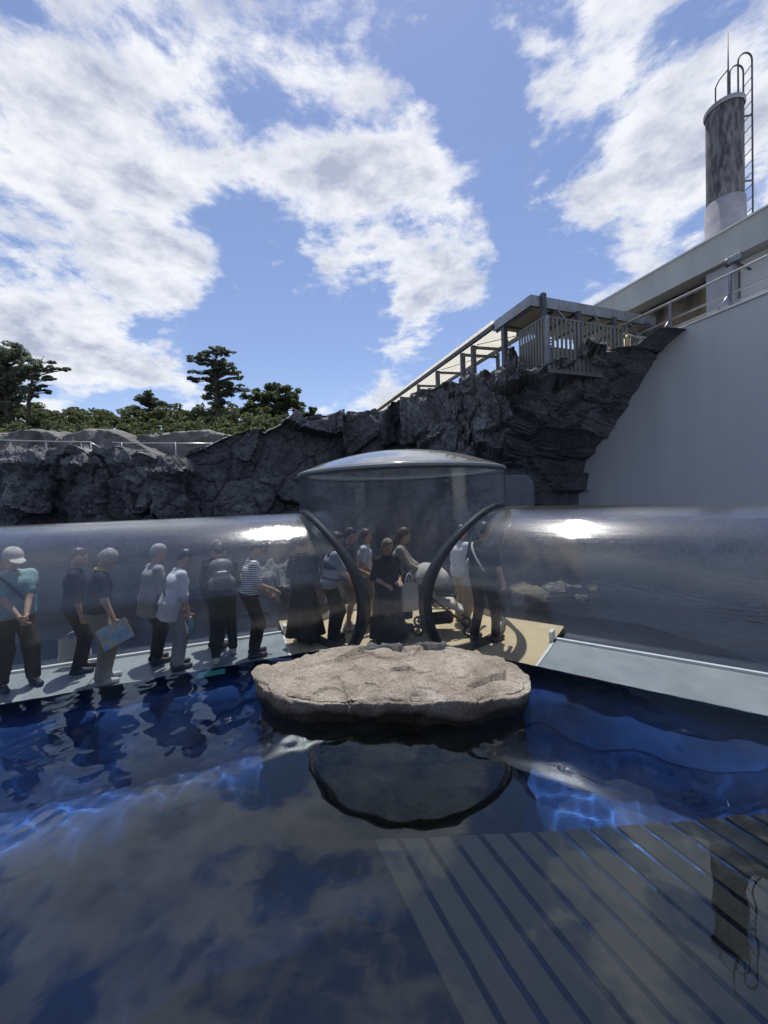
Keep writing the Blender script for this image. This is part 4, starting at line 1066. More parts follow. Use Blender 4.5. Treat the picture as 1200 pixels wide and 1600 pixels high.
# tall pine with flat tiers
Y = 33
pine = [(337, 547, 14, 4), (322, 553, 12, 4), (352, 552, 12, 4), (305, 560, 12, 4), (328, 566, 18, 4), (350, 568, 14, 5), (318, 580, 20, 4), (345, 583, 16, 5), (366, 583, 10, 4), (315, 592, 18, 4), (345, 598, 14, 4),
        (352, 575, 12, 4), (372, 590, 7, 3), (335, 607, 14, 5), (360, 604, 16, 4), (375, 609, 12, 3), (330, 620, 12, 5), (355, 615, 12, 4), (345, 630, 14, 5), (335, 573, 14, 5)]
tree('pine_tree', at_y(339, 668, Y), at_y(338, 545, Y), px_clumps(sub(pine, r_, 5), Y, r_), 'tall lone pine with flat tiers of needles on the hill', M['pine'], 11000, .085, 1, trunk_r=.28)
# dark pines at the left edge
Y = 31
p2 = [(5, 545, 22, 8), (-15, 565, 30, 14), (18, 560, 26, 10), (42, 565, 16, 8), (10, 580, 30, 12), (30, 588, 18, 10), (-10, 600, 30, 14), (15, 605, 22, 10), (5, 625, 26, 12), (-30, 620, 30, 20), (28, 625, 12, 8)]
tree('pine_tree', at_y(15, 665, Y), at_y(10, 545, Y), px_clumps(sub(p2, r_, 6), Y, r_, 1.0), 'dense dark pine at the left edge of the picture', M['pine'], 19000, .085, 2, trunk_r=.35)
p3 = [(50, 570, 12, 5), (62, 575, 12, 4), (72, 578, 12, 3), (88, 574, 10, 2.5), (100, 577, 7, 2), (60, 590, 14, 4), (76, 592, 8, 2.5), (55, 605, 14, 4), (68, 612, 10, 3), (50, 620, 8, 3), (80, 566, 5, 2)]
Y = 30
tree('pine_tree', at_y(44, 660, Y), at_y(52, 566, Y), px_clumps(sub(p3, r_, 3), Y, r_), 'thin pine with sparse branches reaching right over the shrubs', M['pine'], 6500, .07, 3, trunk_r=.16,
     bare=[[at_y(50, 590, Y), at_y(75, 583, Y), at_y(96, 579, Y), at_y(112, 575, Y)], [at_y(52, 576, Y), at_y(64, 568, Y), at_y(68, 556, Y)], [at_y(52, 584, Y), at_y(80, 572, Y), at_y(86, 563, Y)], [at_y(46, 612, Y), at_y(70, 602, Y), at_y(84, 602, Y)]])
Y = 34
p4 = [(430, 608, 18, 7), (410, 612, 14, 7), (450, 612, 16, 8), (395, 622, 16, 8), (425, 624, 22, 10), (458, 626, 14, 9), (440, 640, 24, 9), (470, 634, 6, 5), (400, 640, 20, 8)]
tree('broadleaf_tree', at_y(432, 672, Y), at_y(430, 608, Y), px_clumps(sub(p4, r_, 5), Y, r_, .8), 'round crowned broadleaf tree right of the tall pine', M['leaf2'], 12000, .10, 4, trunk_r=.25)
Y = 35
p5 = [(232, 614, 7, 3), (232, 620, 14, 4), (226, 626, 18, 5), (240, 628, 18, 5), (232, 636, 26, 6)]
tree('conifer_tree', at_y(232, 660, Y), at_y(232, 610, Y), px_clumps(sub(p5, r_, 5), Y, r_), 'small pointed conifer rising above the shrubs', M['pine'], 4500, .085, 6, trunk_r=.15)
p6 = [(480, 648, 10, 5), (495, 652, 10, 4), (470, 645, 12, 5), (488, 642, 5, 4), (505, 655, 4, 3)]
tree('young_tree', at_y(482, 668, 29), at_y(482, 645, 29), px_clumps(sub(p6, r_, 4), 29, r_), 'low bright green sapling at the right end of the shrubs', M['leaf'], 3800, .10, 8, trunk_r=.08)
def thicket():
    r = np.random.default_rng(12); cs = []
    for k in range(420):
        u = r.uniform(-260, 505); y = r.uniform(26.5, 36)
        # skyline of the thicket in the photograph
        top = np.interp(u, [-260, 0, 60, 120, 180, 240, 300, 360, 400, 440, 480, 505], [610, 622, 630, 634, 641, 632, 630, 628, 618, 632, 650, 660])
        lo = 690
        f = (y - 26.5) / 9.5
        v = lo + (top + 9 - lo) * (f ** .8) + r.uniform(-4, 7)
        c = at_y(u, v, y); a = r.uniform(.5, 1.15); cs.append((*c, a, a, a * r.uniform(.55, .85)))
    cs = np.array(cs)
    sm = []
    for c in cs:
        for k in range(5):
            d = r.normal(size=3); d /= np.linalg.norm(d); sm.append((*(c[:3] + d * c[3:6] * .75), *(c[3:6] * r.uniform(.3, .5))))
    sm = np.array(sm)
    V, F = leaf_cloud(sm[:, :3], sm[:, 3:6], 130000, .10, r)
    o = mk('shrub_thicket', V, F, M['leaf'], kind='stuff'); setp(o, 'dense mass of green shrubs covering the hill behind the cliff', 'shrubs')
thicket()

# ------------------------------------------------------------------ people: signed-distance bodies meshed with surface nets
def surf_nets(F, o, h):
    ins = F < 0
    nx, ny, nz = F.shape
    c = np.zeros((nx - 1, ny - 1, nz - 1), np.int8)
    for dx in (0, 1):
        for dy in (0, 1):
            for dz in (0, 1): c += ins[dx:nx - 1 + dx, dy:ny - 1 + dy, dz:nz - 1 + dz]
    act = (c > 0) & (c < 8); idx = np.full(act.shape, -1, np.int64); I = np.argwhere(act); idx[act] = np.arange(len(I))
    acc = np.zeros((len(I), 3)); cnt = np.zeros(len(I))
    for ax in range(3):
        o1, o2 = [a for a in range(3) if a != ax]
        for u in (0, 1):
            for v in (0, 1):
                a = I.copy(); a[:, o1] += u; a[:, o2] += v; b = a.copy(); b[:, ax] += 1
                fa = F[a[:, 0], a[:, 1], a[:, 2]]; fb = F[b[:, 0], b[:, 1], b[:, 2]]; m = (fa < 0) != (fb < 0)
                t = fa / (fa - fb + 1e-12); p = a.astype(float); p[:, ax] += t
                acc[m] += p[m]; cnt[m] += 1
    V = acc / cnt[:, None] * h + o
    faces = []
    for ax in range(3):
        o1, o2 = [a for a in range(3) if a != ax]
        sl = [slice(None)] * 3; s2 = [slice(None)] * 3; sl[ax] = slice(0, -1); s2[ax] = slice(1, None)
        A = ins[tuple(sl)]; B = ins[tuple(s2)]; E = np.argwhere(A != B)
        E = E[(E[:, o1] > 0) & (E[:, o2] > 0) & (E[:, o1] < F.shape[o1] - 1) & (E[:, o2] < F.shape[o2] - 1)]
        q = []
        for du, dv in ((1, 1), (0, 1), (0, 0), (1, 0)):
            k = E.copy(); k[:, o1] -= du; k[:, o2] -= dv; q.append(idx[k[:, 0], k[:, 1], k[:, 2]])
        q = np.stack(q, 1); fl = A[E[:, 0], E[:, 1], E[:, 2]]
        if ax == 1: fl = ~fl
        q[~fl] = q[~fl][:, ::-1]; faces.append(q)
    F_ = np.concatenate(faces); F_ = F_[(F_ >= 0).all(1)]
    return V, F_
def cone(a, b, ra, rb): return ('c', np.asarray(a, float), np.asarray(b, float), ra, rb)
def ell(c, r, R=None): return ('e', np.asarray(c, float), np.asarray(r, float), np.eye(3) if R is None else R)
def prim_box(p):
    if p[0] == 'c': r = max(p[3], p[4]); return np.minimum(p[1], p[2]) - r, np.maximum(p[1], p[2]) + r
    m = p[2].max(); return p[1] - m, p[1] + m
def prim_d(p, X):
    if p[0] == 'c':
        a, b, ra, rb = p[1:]; d = b - a; t = np.clip(((X - a) @ d) / (d @ d + 1e-12), 0, 1)
        return np.linalg.norm(X - a - t[..., None] * d, axis=-1) - (ra + (rb - ra) * t)
    c, r, R = p[1:]; q = (X - c) @ R.T if R is not None else X - c
    k = np.linalg.norm(q / r, axis=-1); return (k - 1) * r.min() * np.where(k < 1, 1, 1) 
def sdf_mesh(prims, h, k=.03, cuts=()):
    lo = np.min([prim_box(p)[0] for p in prims], 0) - 3 * h; hi = np.max([prim_box(p)[1] for p in prims], 0) + 3 * h
    n = np.ceil((hi - lo) / h).astype(int) + 1; F = np.full(n, .2, np.float32)
    for p in prims:
        a, b = prim_box(p); pad = k + 3 * h
        i0 = np.maximum(((a - pad - lo) / h).astype(int), 0); i1 = np.minimum(np.ceil((b + pad - lo) / h).astype(int) + 1, n)
        g = np.stack(np.meshgrid(*[lo[q] + np.arange(i0[q], i1[q]) * h for q in range(3)], indexing='ij'), -1)
        d = prim_d(p, g); S = F[i0[0]:i1[0], i0[1]:i1[1], i0[2]:i1[2]]
        t = np.maximum(k - np.abs(S - d), 0) / k
        F[i0[0]:i1[0], i0[1]:i1[1], i0[2]:i1[2]] = np.minimum(S, d) - t * t * k * .25
    if cuts:
        g = np.stack(np.meshgrid(*[lo[q] + np.arange(n[q]) * h for q in range(3)], indexing='ij'), -1)
        for (pt, nr) in cuts: F = np.maximum(F, (g - np.asarray(pt)) @ np.asarray(nr, float))
    return surf_nets(F, lo, h)
def rotx(a): c, s = math.cos(a), math.sin(a); return np.array([[1, 0, 0], [0, c, s], [0, -s, c]])   # +a pitches forward (+y) from +z
def rotz(a): c, s = math.cos(a), math.sin(a); return np.array([[c, -s, 0], [s, c, 0], [0, 0, 1]])
def ik(a, b, l1, l2, pole):
    d = b - a; L_ = np.linalg.norm(d); d = d / L_
    if L_ > (l1 + l2) * .995: L_ = (l1 + l2) * .995; b = a + d * L_
    x = (l1 * l1 - l2 * l2 + L_ * L_) / (2 * L_); hgt = math.sqrt(max(l1 * l1 - x * x, 0))
    p = np.asarray(pole, float); p = p - d * (p @ d); p /= np.linalg.norm(p) + 1e-9
    return a + d * x + p * hgt, b
_mats = {}
def cloth(c, c2=None, rough=.85):
    key = (c, c2)
    if key not in _mats:
        c2_ = c2 or tuple(x * .8 for x in c); _mats[key] = mat('cloth_%d' % len(_mats), c, rough, c2_, 18, bump=.25, bscale=30, spec=.2)
    return _mats[key]
def striped():
    m, nt, N, L, b = principled('striped_cloth')
    tc = N.new('ShaderNodeTexCoord'); sp = N.new('ShaderNodeSeparateXYZ'); L.new(tc.outputs['Object'], sp.inputs[0])
    mu = N.new('ShaderNodeMath'); mu.operation = 'MULTIPLY'; mu.inputs[1].default_value = 34; L.new(sp.outputs[2], mu.inputs[0])
    fr = N.new('ShaderNodeMath'); fr.operation = 'FRACT'; L.new(mu.outputs[0], fr.inputs[0])
    lt = N.new('ShaderNodeMath'); lt.operation = 'LESS_THAN'; lt.inputs[1].default_value = .42; L.new(fr.outputs[0], lt.inputs[0])
    mx = N.new('ShaderNodeMix'); mx.data_type = 'RGBA'; mx.inputs[6].default_value = (.62, .62, .60, 1); mx.inputs[7].default_value = (.03, .03, .035, 1)
    L.new(lt.outputs[0], mx.inputs[0]); L.new(mx.outputs[2], b.inputs['Base Color']); b.inputs['Roughness'].default_value = .85
    return m
SKIN = mat('skin', (.50, .31, .21), .55, (.43, .255, .17), 9, spec=.35); FEAT = mat('face_features', (.05, .03, .025), .4)
HAIRK = mat('black_hair', (.014, .012, .011), .45, (.03, .025, .022), 40, stretch=(1, 1, .2)); HAIRG = mat('grey_hair', (.34, .33, .32), .6, (.22, .21, .20), 40, stretch=(1, 1, .2))
HAIRB = mat('brown_hair', (.055, .03, .018), .45, (.09, .05, .03), 40, stretch=(1, 1, .2)); HAIRL = mat('light_hair', (.24, .17, .11), .6, (.17, .12, .08), 40, stretch=(1, 1, .2))
SHOE = mat('dark_shoe', (.02, .02, .022), .6); SHOEW = mat('white_shoe', (.55, .55, .53), .6, (.45, .45, .44), 20)

def hand_mesh(wrist, fdir, pdir, side, curl, s):
    """palm with four unequal bent fingers and a thumb; fdir: along the hand, pdir: palm-facing direction"""
    f = fdir / np.linalg.norm(fdir); p = pdir - f * (pdir @ f); p /= np.linalg.norm(p) + 1e-9; x = np.cross(f, p) * side
    P = [cone(wrist - f * .03 * s, wrist + f * .012 * s, .026 * s, .026 * s)]
    for k in (-1, -.33, .33, 1): P.append(cone(wrist + f * .02 * s + x * .016 * k * s, wrist + f * .082 * s + x * .027 * k * s, .0155 * s, .0135 * s))
    for k, ln in ((-1, .058), (-.33, .072), (.33, .080), (1, .070)):
        a = wrist + f * .088 * s + x * .028 * k * s; d = f
        for j, q in enumerate((.45, .32, .23)):
            ang = curl * (.5 + .35 * j); d = f * math.cos(ang * (j + 1) * .6) + p * math.sin(ang * (j + 1) * .6) + x * .06 * k
            b = a + d * ln * q * s; P.append(cone(a, b, (.0098 - .0009 * j) * s, (.0092 - .0010 * j) * s)); a = b
    a = wrist + f * .028 * s + x * .028 * s; b = a + (f * .5 + x * .65 + p * .35) * .048 * s; c = b + (f * .85 + x * .15 + p * (.3 + curl * .4)) * .036 * s
    P += [cone(a, b, .0145 * s, .0115 * s), cone(b, c, .011 * s, .009 * s)]
    return sdf_mesh(P, .0052, .006)

def person(uv, H, face, label, shirt, pants, hair, lean=0, nod=10, turn=0, arms=None, feet=None, skirt=None, sleeve=.55, shoes=SHOE, build=1.0, hem=.86, wide=1.0, cap=None,
           legs='pants', strap=None, bib=None, longhair=0, collar=None, back=0.0, curl=.7):
    """arms: ((x, y, z) right hand, left hand) in body coordinates for a 1.70 m body: x right, y forward"""
    base = on_z(uv[0], uv[1], ZF); base = base + np.array([base[0], base[1], 0]) / np.linalg.norm(base[:2]) * back
    s = H / 1.70; az = math.radians(face); Rw = np.array([[math.cos(az), math.sin(az), 0], [-math.sin(az), math.cos(az), 0], [0, 0, 1]])
    def wd(p): return np.asarray(p) @ Rw.T + base
    root = empty('person', base, label, 'person', 'visitors inside the tunnels and hall')
    la = math.radians(lean); hip0 = np.array([0, -.10 * math.sin(la), .93]) 
    U = lambda p: hip0 + rotx(la).T @ (np.asarray(p, float) - (0, 0, .93)) if False else hip0 + np.array([p[0], p[1] * math.cos(la) + (p[2] - .93) * math.sin(la), -p[1] * math.sin(la) + (p[2] - .93) * math.cos(la)])
    b = build
    feet = feet or ((.10, .0), (-.10, .03)); hips = [U((.09, 0, .91)), U((-.09, 0, .91))]
    kn = []; an = []
    for k, (fx, fy) in enumerate(feet):
        A = np.array([fx, fy, .085]); K, A = ik(hips[k], A, .43, .42, (0, 1, 0)); kn.append(K); an.append(A)
    sh = [U((.172 * (.9 + .1 * b), 0, 1.368)), U((-.172 * (.9 + .1 * b), 0, 1.368))]
    arms = arms or ((.24, .10, .80), (-.24, .10, .80))
    el = []; wr = []
    for k, t in enumerate(arms):
        t = np.asarray(t, float); E_, W_ = ik(sh[k], t, .285, .25, (.5 if k == 0 else -.5, -.8, -.3)); el.append(E_); wr.append(W_)
    neck = U((0, -.012, 1.44)); na = la * .8 + math.radians(nod) * .5; ha = la * .6 + math.radians(nod)
    HR = rotz(math.radians(-turn)) @ np.array([[1, 0, 0], [0, math.cos(ha), math.sin(ha)], [0, -math.sin(ha), math.cos(ha)]])
    hc = neck + np.array([0, .155 * math.sin(na) + .022, .155 * math.cos(na)])
    hp = lambda p: hc + HR @ np.asarray(p, float)
    tor = lambda g: [cone(U((-.085 * b, .0, 1.26)), U((.085 * b, .0, 1.26)), .108 * b + g, .108 * b + g), cone(U((0, 0, 1.385)), sh[0] * .93 + sh[1] * .07, .062 + g, .046 + g), cone(U((0, 0, 1.385)), sh[1] * .93 + sh[0] * .07, .062 + g, .046 + g),
                     cone(U((-.065 * b, .01 * b, 1.07)), U((.065 * b, .01 * b, 1.07)), .104 * b + g, .104 * b + g), cone(U((-.08, -.01, .93)), U((.08, -.01, .93)), .108 * b + g, .108 * b + g),
                     cone(U((-.07 * b, 0, 1.24)), U((-.07 * b, 0, .95)), .10 * b + g, .10 * b + g), cone(U((.07 * b, 0, 1.24)), U((.07 * b, 0, .95)), .10 * b + g, .10 * b + g)]
    body = tor(-.012) + [cone(neck - (0, 0, .03), hp((0, -.015, -.03)), .052, .05)]
    body += [ell(hp((0, -.005, .025)), (.076, .096, .098), HR.T), ell(hp((0, .02, -.045)), (.060, .072, .072), HR.T), cone(hp((0, .055, -.085)), hp((0, .06, -.09)), .028, .026),
             cone(hp((0, .088, .0)), hp((0, .106, -.03)), .009, .014), ell(hp((.077, -.005, -.01)), (.012, .02, .03), HR.T), ell(hp((-.077, -.005, -.01)), (.012, .02, .03), HR.T)]
    for k in (0, 1):
        body += [cone(sh[k], el[k], .047, .040), cone(el[k], wr[k], .040, .027)]
        fr = np.array([an[k][0], an[k][1], 0])
        body += [cone(hips[k], kn[k], .072, .045), cone(kn[k], kn[k] * .6 + an[k] * .4 + (0, -.012, 0), .043, .046), cone(kn[k] * .6 + an[k] * .4 + (0, -.012, 0), an[k], .045, .034), cone(an[k], fr + (0, .12, .03), .036, .028)]
    V, F = sdf_mesh(body, .0135, .035)
    fm = np.zeros(len(F), int)
    fc = V[F].mean(1)
    for e in (hp((.03, .086, .012)), hp((-.03, .086, .012))): fm[((fc - e) ** 2).sum(1) < .0135 ** 2] = 1
    mo = fc - hp((0, .092, -.06)); mo = mo @ HR; fm[(np.abs(mo[:, 0]) < .024) & (np.abs(mo[:, 2]) < .008) & (mo[:, 1] > -.05)] = 1
    Vs, Fs, ms = [V], [F], [fm]; nv = len(V)
    for k in (0, 1):
        fd = wr[k] - el[k]; sd = 1 if k == 0 else -1
        pd = np.array([-sd * 1.0, .2, 0]) if abs(fd[2]) > abs(fd[1]) else np.array([-sd * .3, 0, -1.0])
        v, f = hand_mesh(wr[k], fd, pd, sd, curl, 1.0); Vs.append(v); Fs.append(f + nv); ms.append(np.zeros(len(f), int)); nv += len(v)
    V = np.concatenate(Vs) * s; F = np.concatenate(Fs); o = mk('body', wd(V), F, [SKIN, FEAT], root, True)
    o.data.polygons.foreach_set('material_index', np.concatenate(ms).astype(np.int32)); o.data.update()
    def piece(name, prims, m, h=.0125, k=.03, cuts=()):
        v, f = sdf_mesh(prims, h, k, cuts)
        if name not in ('shoe', 'cap'):           # folds of cloth, strands of hair
            sc_ = np.array([26, 26, 7.0]) if name == 'hair' else np.array([11, 11, 6.0])
            dv = (.007 if name == 'hair' else .008) * fbm(v * sc_ + H * 31 + uv[0], 3, 19)
            ctr = hc if name == 'hair' else np.array([0, 0, 0]); rd = v - ctr
            if name != 'hair': rd = rd * (1, 1, 0)
            v = v + rd / (np.linalg.norm(rd, axis=1)[:, None] + 1e-6) * dv[:, None]
        return mk(name, wd(v * s), f, m, root, True)
    # lower garment
    if legs in ('pants', 'shorts'):
        P = [cone(U((-.075, -.012, .93)), U((.075, -.012, .93)), .118 * b, .118 * b), cone(U((-.065 * b, 0, 1.03)), U((.065 * b, 0, 1.03)), .115 * b, .115 * b)]
        for k in (0, 1):
            e = an[k] * .92 + kn[k] * .08
            if legs == 'shorts': e = kn[k] * 1.0 + (0, 0, .03); P += [cone(hips[k], e, .100, .085 * wide)]
            else: P += [cone(hips[k], kn[k], .102, .075 * wide), cone(kn[k], e - (0, .006, 0), .075 * wide, .062 * wide)]
        piece('trousers' if legs == 'pants' else 'shorts', P, pants, cuts=((((0, 0, 1.06)), (0, 0, 1)), ((0, 0, .075), (0, 0, -1))))
    else:
        z1 = skirt or .22; zt = .98
        P = [cone(U((-.07, 0, zt)), U((.07, 0, zt)), .115 * b, .115 * b)]
        for x in (-.1, .0, .1):
            for y in (-.06, .07): P.append(cone(U((x * .7, y * .5, .95)), np.array([x * 1.5 * wide, y * 1.5 * wide, z1]), .10, .105 + .02 * abs(x)))
        piece('skirt', P, pants, k=.05, cuts=(((0, 0, z1), (0, 0, -1)),))
    # shirt
    P = tor(.016)
    for k in (0, 1):
        if sleeve > 0:
            if sleeve <= 1: P += [cone(sh[k], sh[k] * (1 - sleeve) + el[k] * sleeve, .070, .066)]
            else:
                P += [cone(sh[k], el[k], .070, .060)]
                piece('sleeve', [cone(sh[k] * .15 + el[k] * .85, el[k], .061, .060), cone(el[k], el[k] * (2 - sleeve) + wr[k] * (sleeve - 1), .060, .052)], shirt)
    up = U((0, 0, 2)) - U((0, 0, 1)); hz = U((0, 0, hem))
    P += [cone(U((-.075, 0, 1.0)), U((-.075, 0, hem)), .115 * b, .122 * b), cone(U((.075, 0, 1.0)), U((.075, 0, hem)), .115 * b, .122 * b)]
    o = piece('shirt', P, shirt, cuts=((U((0, 0, 1.452)), up), (hz, -up)))
    if collar is not None:
        a = np.linspace(0, 2 * np.pi, 20, endpoint=False); c = U((0, .0, 1.452))
        P_ = [U((.066 * math.cos(t), .066 * math.sin(t), 1.450 + .012 * math.sin(t + 3.14))) for t in a]
        mb = MB().tube(wd(np.array(P_) * s), .016 * s, 6, closed=True); mb.build('collar', collar, root, True)
    if bib is not None:
        piece('overall', [cone(U((-.075, .0, 1.22)), U((.075, .0, 1.22)), .131 * b, .131 * b), cone(U((-.07, 0, 1.0)), U((.07, 0, 1.0)), .130 * b, .130 * b)] +
              [cone(U((x, -.03, 1.24)), U((x, -.03, 1.41)), .09, .06) for x in (-.09, .09)], bib)
    # shoes
    for k in (0, 1):
        f0 = np.array([an[k][0], an[k][1], 0])
        piece('shoe', [cone(f0 + (0, -.05, .042), f0 + (0, .04, .045), .042, .044), cone(f0 + (0, .02, .04), f0 + (.006 * (1 if k == 0 else -1), .155, .036), .045, .036), cone(f0 + (0, -.02, .05), f0 + (0, -.015, .09), .042, .046)], shoes, .011, .02, cuts=(((0, 0, .003), (0, 0, -1)),))
    # hair, cap
    fr = HR @ np.array([0, .80, -.60]); dn = HR @ np.array([0, -.15, -1.0])
    P = [ell(hp((0, -.016, .036)), (.088, .104, .102), HR.T)]
    if longhair:
        P += [cone(hp((0, -.06, 0)), hp((0, -.085, -.10 - longhair)), .075, .055), cone(hp((.06, -.02, 0)), hp((.06, -.045, -.08 - longhair)), .04, .035), cone(hp((-.06, -.02, 0)), hp((-.06, -.045, -.08 - longhair)), .04, .035)]
        piece('hair', P, hair, .010, .03, cuts=((hp((0, .052, .055)), HR @ np.array([0, .86, -.5])),))
    elif hair is not None:
        P += [cone(hp((0, -.06, -.01)), hp((0, -.065, -.06)), .055, .042)]
        piece('hair', P, hair, .010, .02, cuts=((hp((0, .03, .03)), HR @ np.array([0, .75, -.66])), (hp((0, 0, -.075)), dn)))
    if cap is not None:
        c_ = piece('cap', [ell(hp((0, -.004, .045)), (.096, .112, .098), HR.T), ell(hp((0, .130, .042)), (.078, .085, .012), HR.T), ell(hp((0, -.004, .142)), (.012, .012, .008), HR.T)], cap, .010, .015, cuts=((hp((0, 0, .032)), HR @ np.array([0, 0, -1.0])),))
    root['_h'] = H
    J = dict(sh=[wd(x * s) for x in sh], wr=[wd((wr[k] + (wr[k] - el[k]) / np.linalg.norm(wr[k] - el[k]) * .09) * s) for k in (0, 1)], U=lambda p: wd(U(p) * s), s=s, R=Rw, root=root, hip=[wd(x * s) for x in hips])
    if strap is not None:
        k, m_ = strap      # k = +1: from right shoulder to left hip
        P_ = []
        for t in np.linspace(0, 2 * np.pi, 26, endpoint=False):
            zz = 1.20 + .22 * math.cos(t); xx = k * .15 * math.cos(t); yy = math.sin(t) * (.148 + .01 * b)
            P_.append(U((xx, yy, zz + .0)))
        mb = MB().tube(wd(np.array(P_) * s), .017 * s, 6, closed=True); mb.build('bag_strap', m_, root, True)
    del root['_h']
    return J

def tote(P, w, h, yaw, m, label, handle=.22, d=.07, cat='bag'):
    """soft tote: bulging body open at the top with two loop handles; P is the grip"""
    P = np.asarray(P, float); top = P - (0, 0, handle); ca, sa = math.cos(yaw), math.sin(yaw); X = np.array([ca, sa, 0]); Yv = np.array([-sa, ca, 0])
    root = empty('tote_bag', top - (0, 0, h), label, cat)
    n = 14; mrows = 9; V = []
    for j in range(mrows):
        f = j / (mrows - 1); zz = -h * f
        for i in range(n * 2):
            a = 2 * math.pi * i / (n * 2); ex = .28
            cx = math.copysign(abs(math.cos(a)) ** ex, math.cos(a)); sy = math.copysign(abs(math.sin(a)) ** ex, math.sin(a))
            V.append(top + X * cx * w / 2 * (1 - .05 * math.sin(f * 3) + .03 * f) + Yv * sy * d / 2 * (.55 + .7 * math.sin(min(f * 1.5, 1.5))) + (0, 0, zz + .012 * math.sin(i * 1.3 + j)))
    k = n * 2; F = [(j * k + i, j * k + (i + 1) % k, (j + 1) * k + (i + 1) % k, (j + 1) * k + i) for j in range(mrows - 1) for i in range(k)] + [tuple((mrows - 1) * k + i for i in range(k))]
    mk('bag_body', V, F, m, root, True)
    for sgn in (-1, 1):
        a = np.linspace(0, math.pi, 12); pts = [top + Yv * sgn * d * .25 * (1 - math.sin(t) * .8) + X * w * .22 * math.cos(t) + (0, 0, handle * math.sin(t) - .02) for t in a]
        MB().tube(pts, .008, 6).build('handle', m, root, True)
def slab_thing(name, P, u, v, w, h, th, m, label, cat, fold=False):
    u = np.asarray(u, float); u /= np.linalg.norm(u); v = np.asarray(v, float); v -= u * (v @ u); v /= np.linalg.norm(v); n = np.cross(u, v)
    N_ = 9; V = []
    for q in (0, 1):
        for i in range(N_):
            for j in range(3):
                a = i / (N_ - 1) - .5; V.append(P + u * w * a + v * h * (j / 2 - .5) + n * (q * th + (.10 * w * (abs(a) * 2) ** 1.0 if fold else 0) + .006 * math.sin(7 * a + 2 * j)))
    G = grid_faces(N_, 3); F = [tuple(x) for x in G] + [tuple(x[::-1] + 3 * N_) for x in G]
    ring = [i * 3 for i in range(N_)] + [(N_ - 1) * 3 + 1] + [i * 3 + 2 for i in range(N_ - 1, -1, -1)] + [1]
    F += [(ring[i], ring[(i + 1) % len(ring)], ring[(i + 1) % len(ring)] + 3 * N_, ring[i] + 3 * N_) for i in range(len(ring))]
    return setp(mk(name, V, F, m, smooth_=False), label, cat)

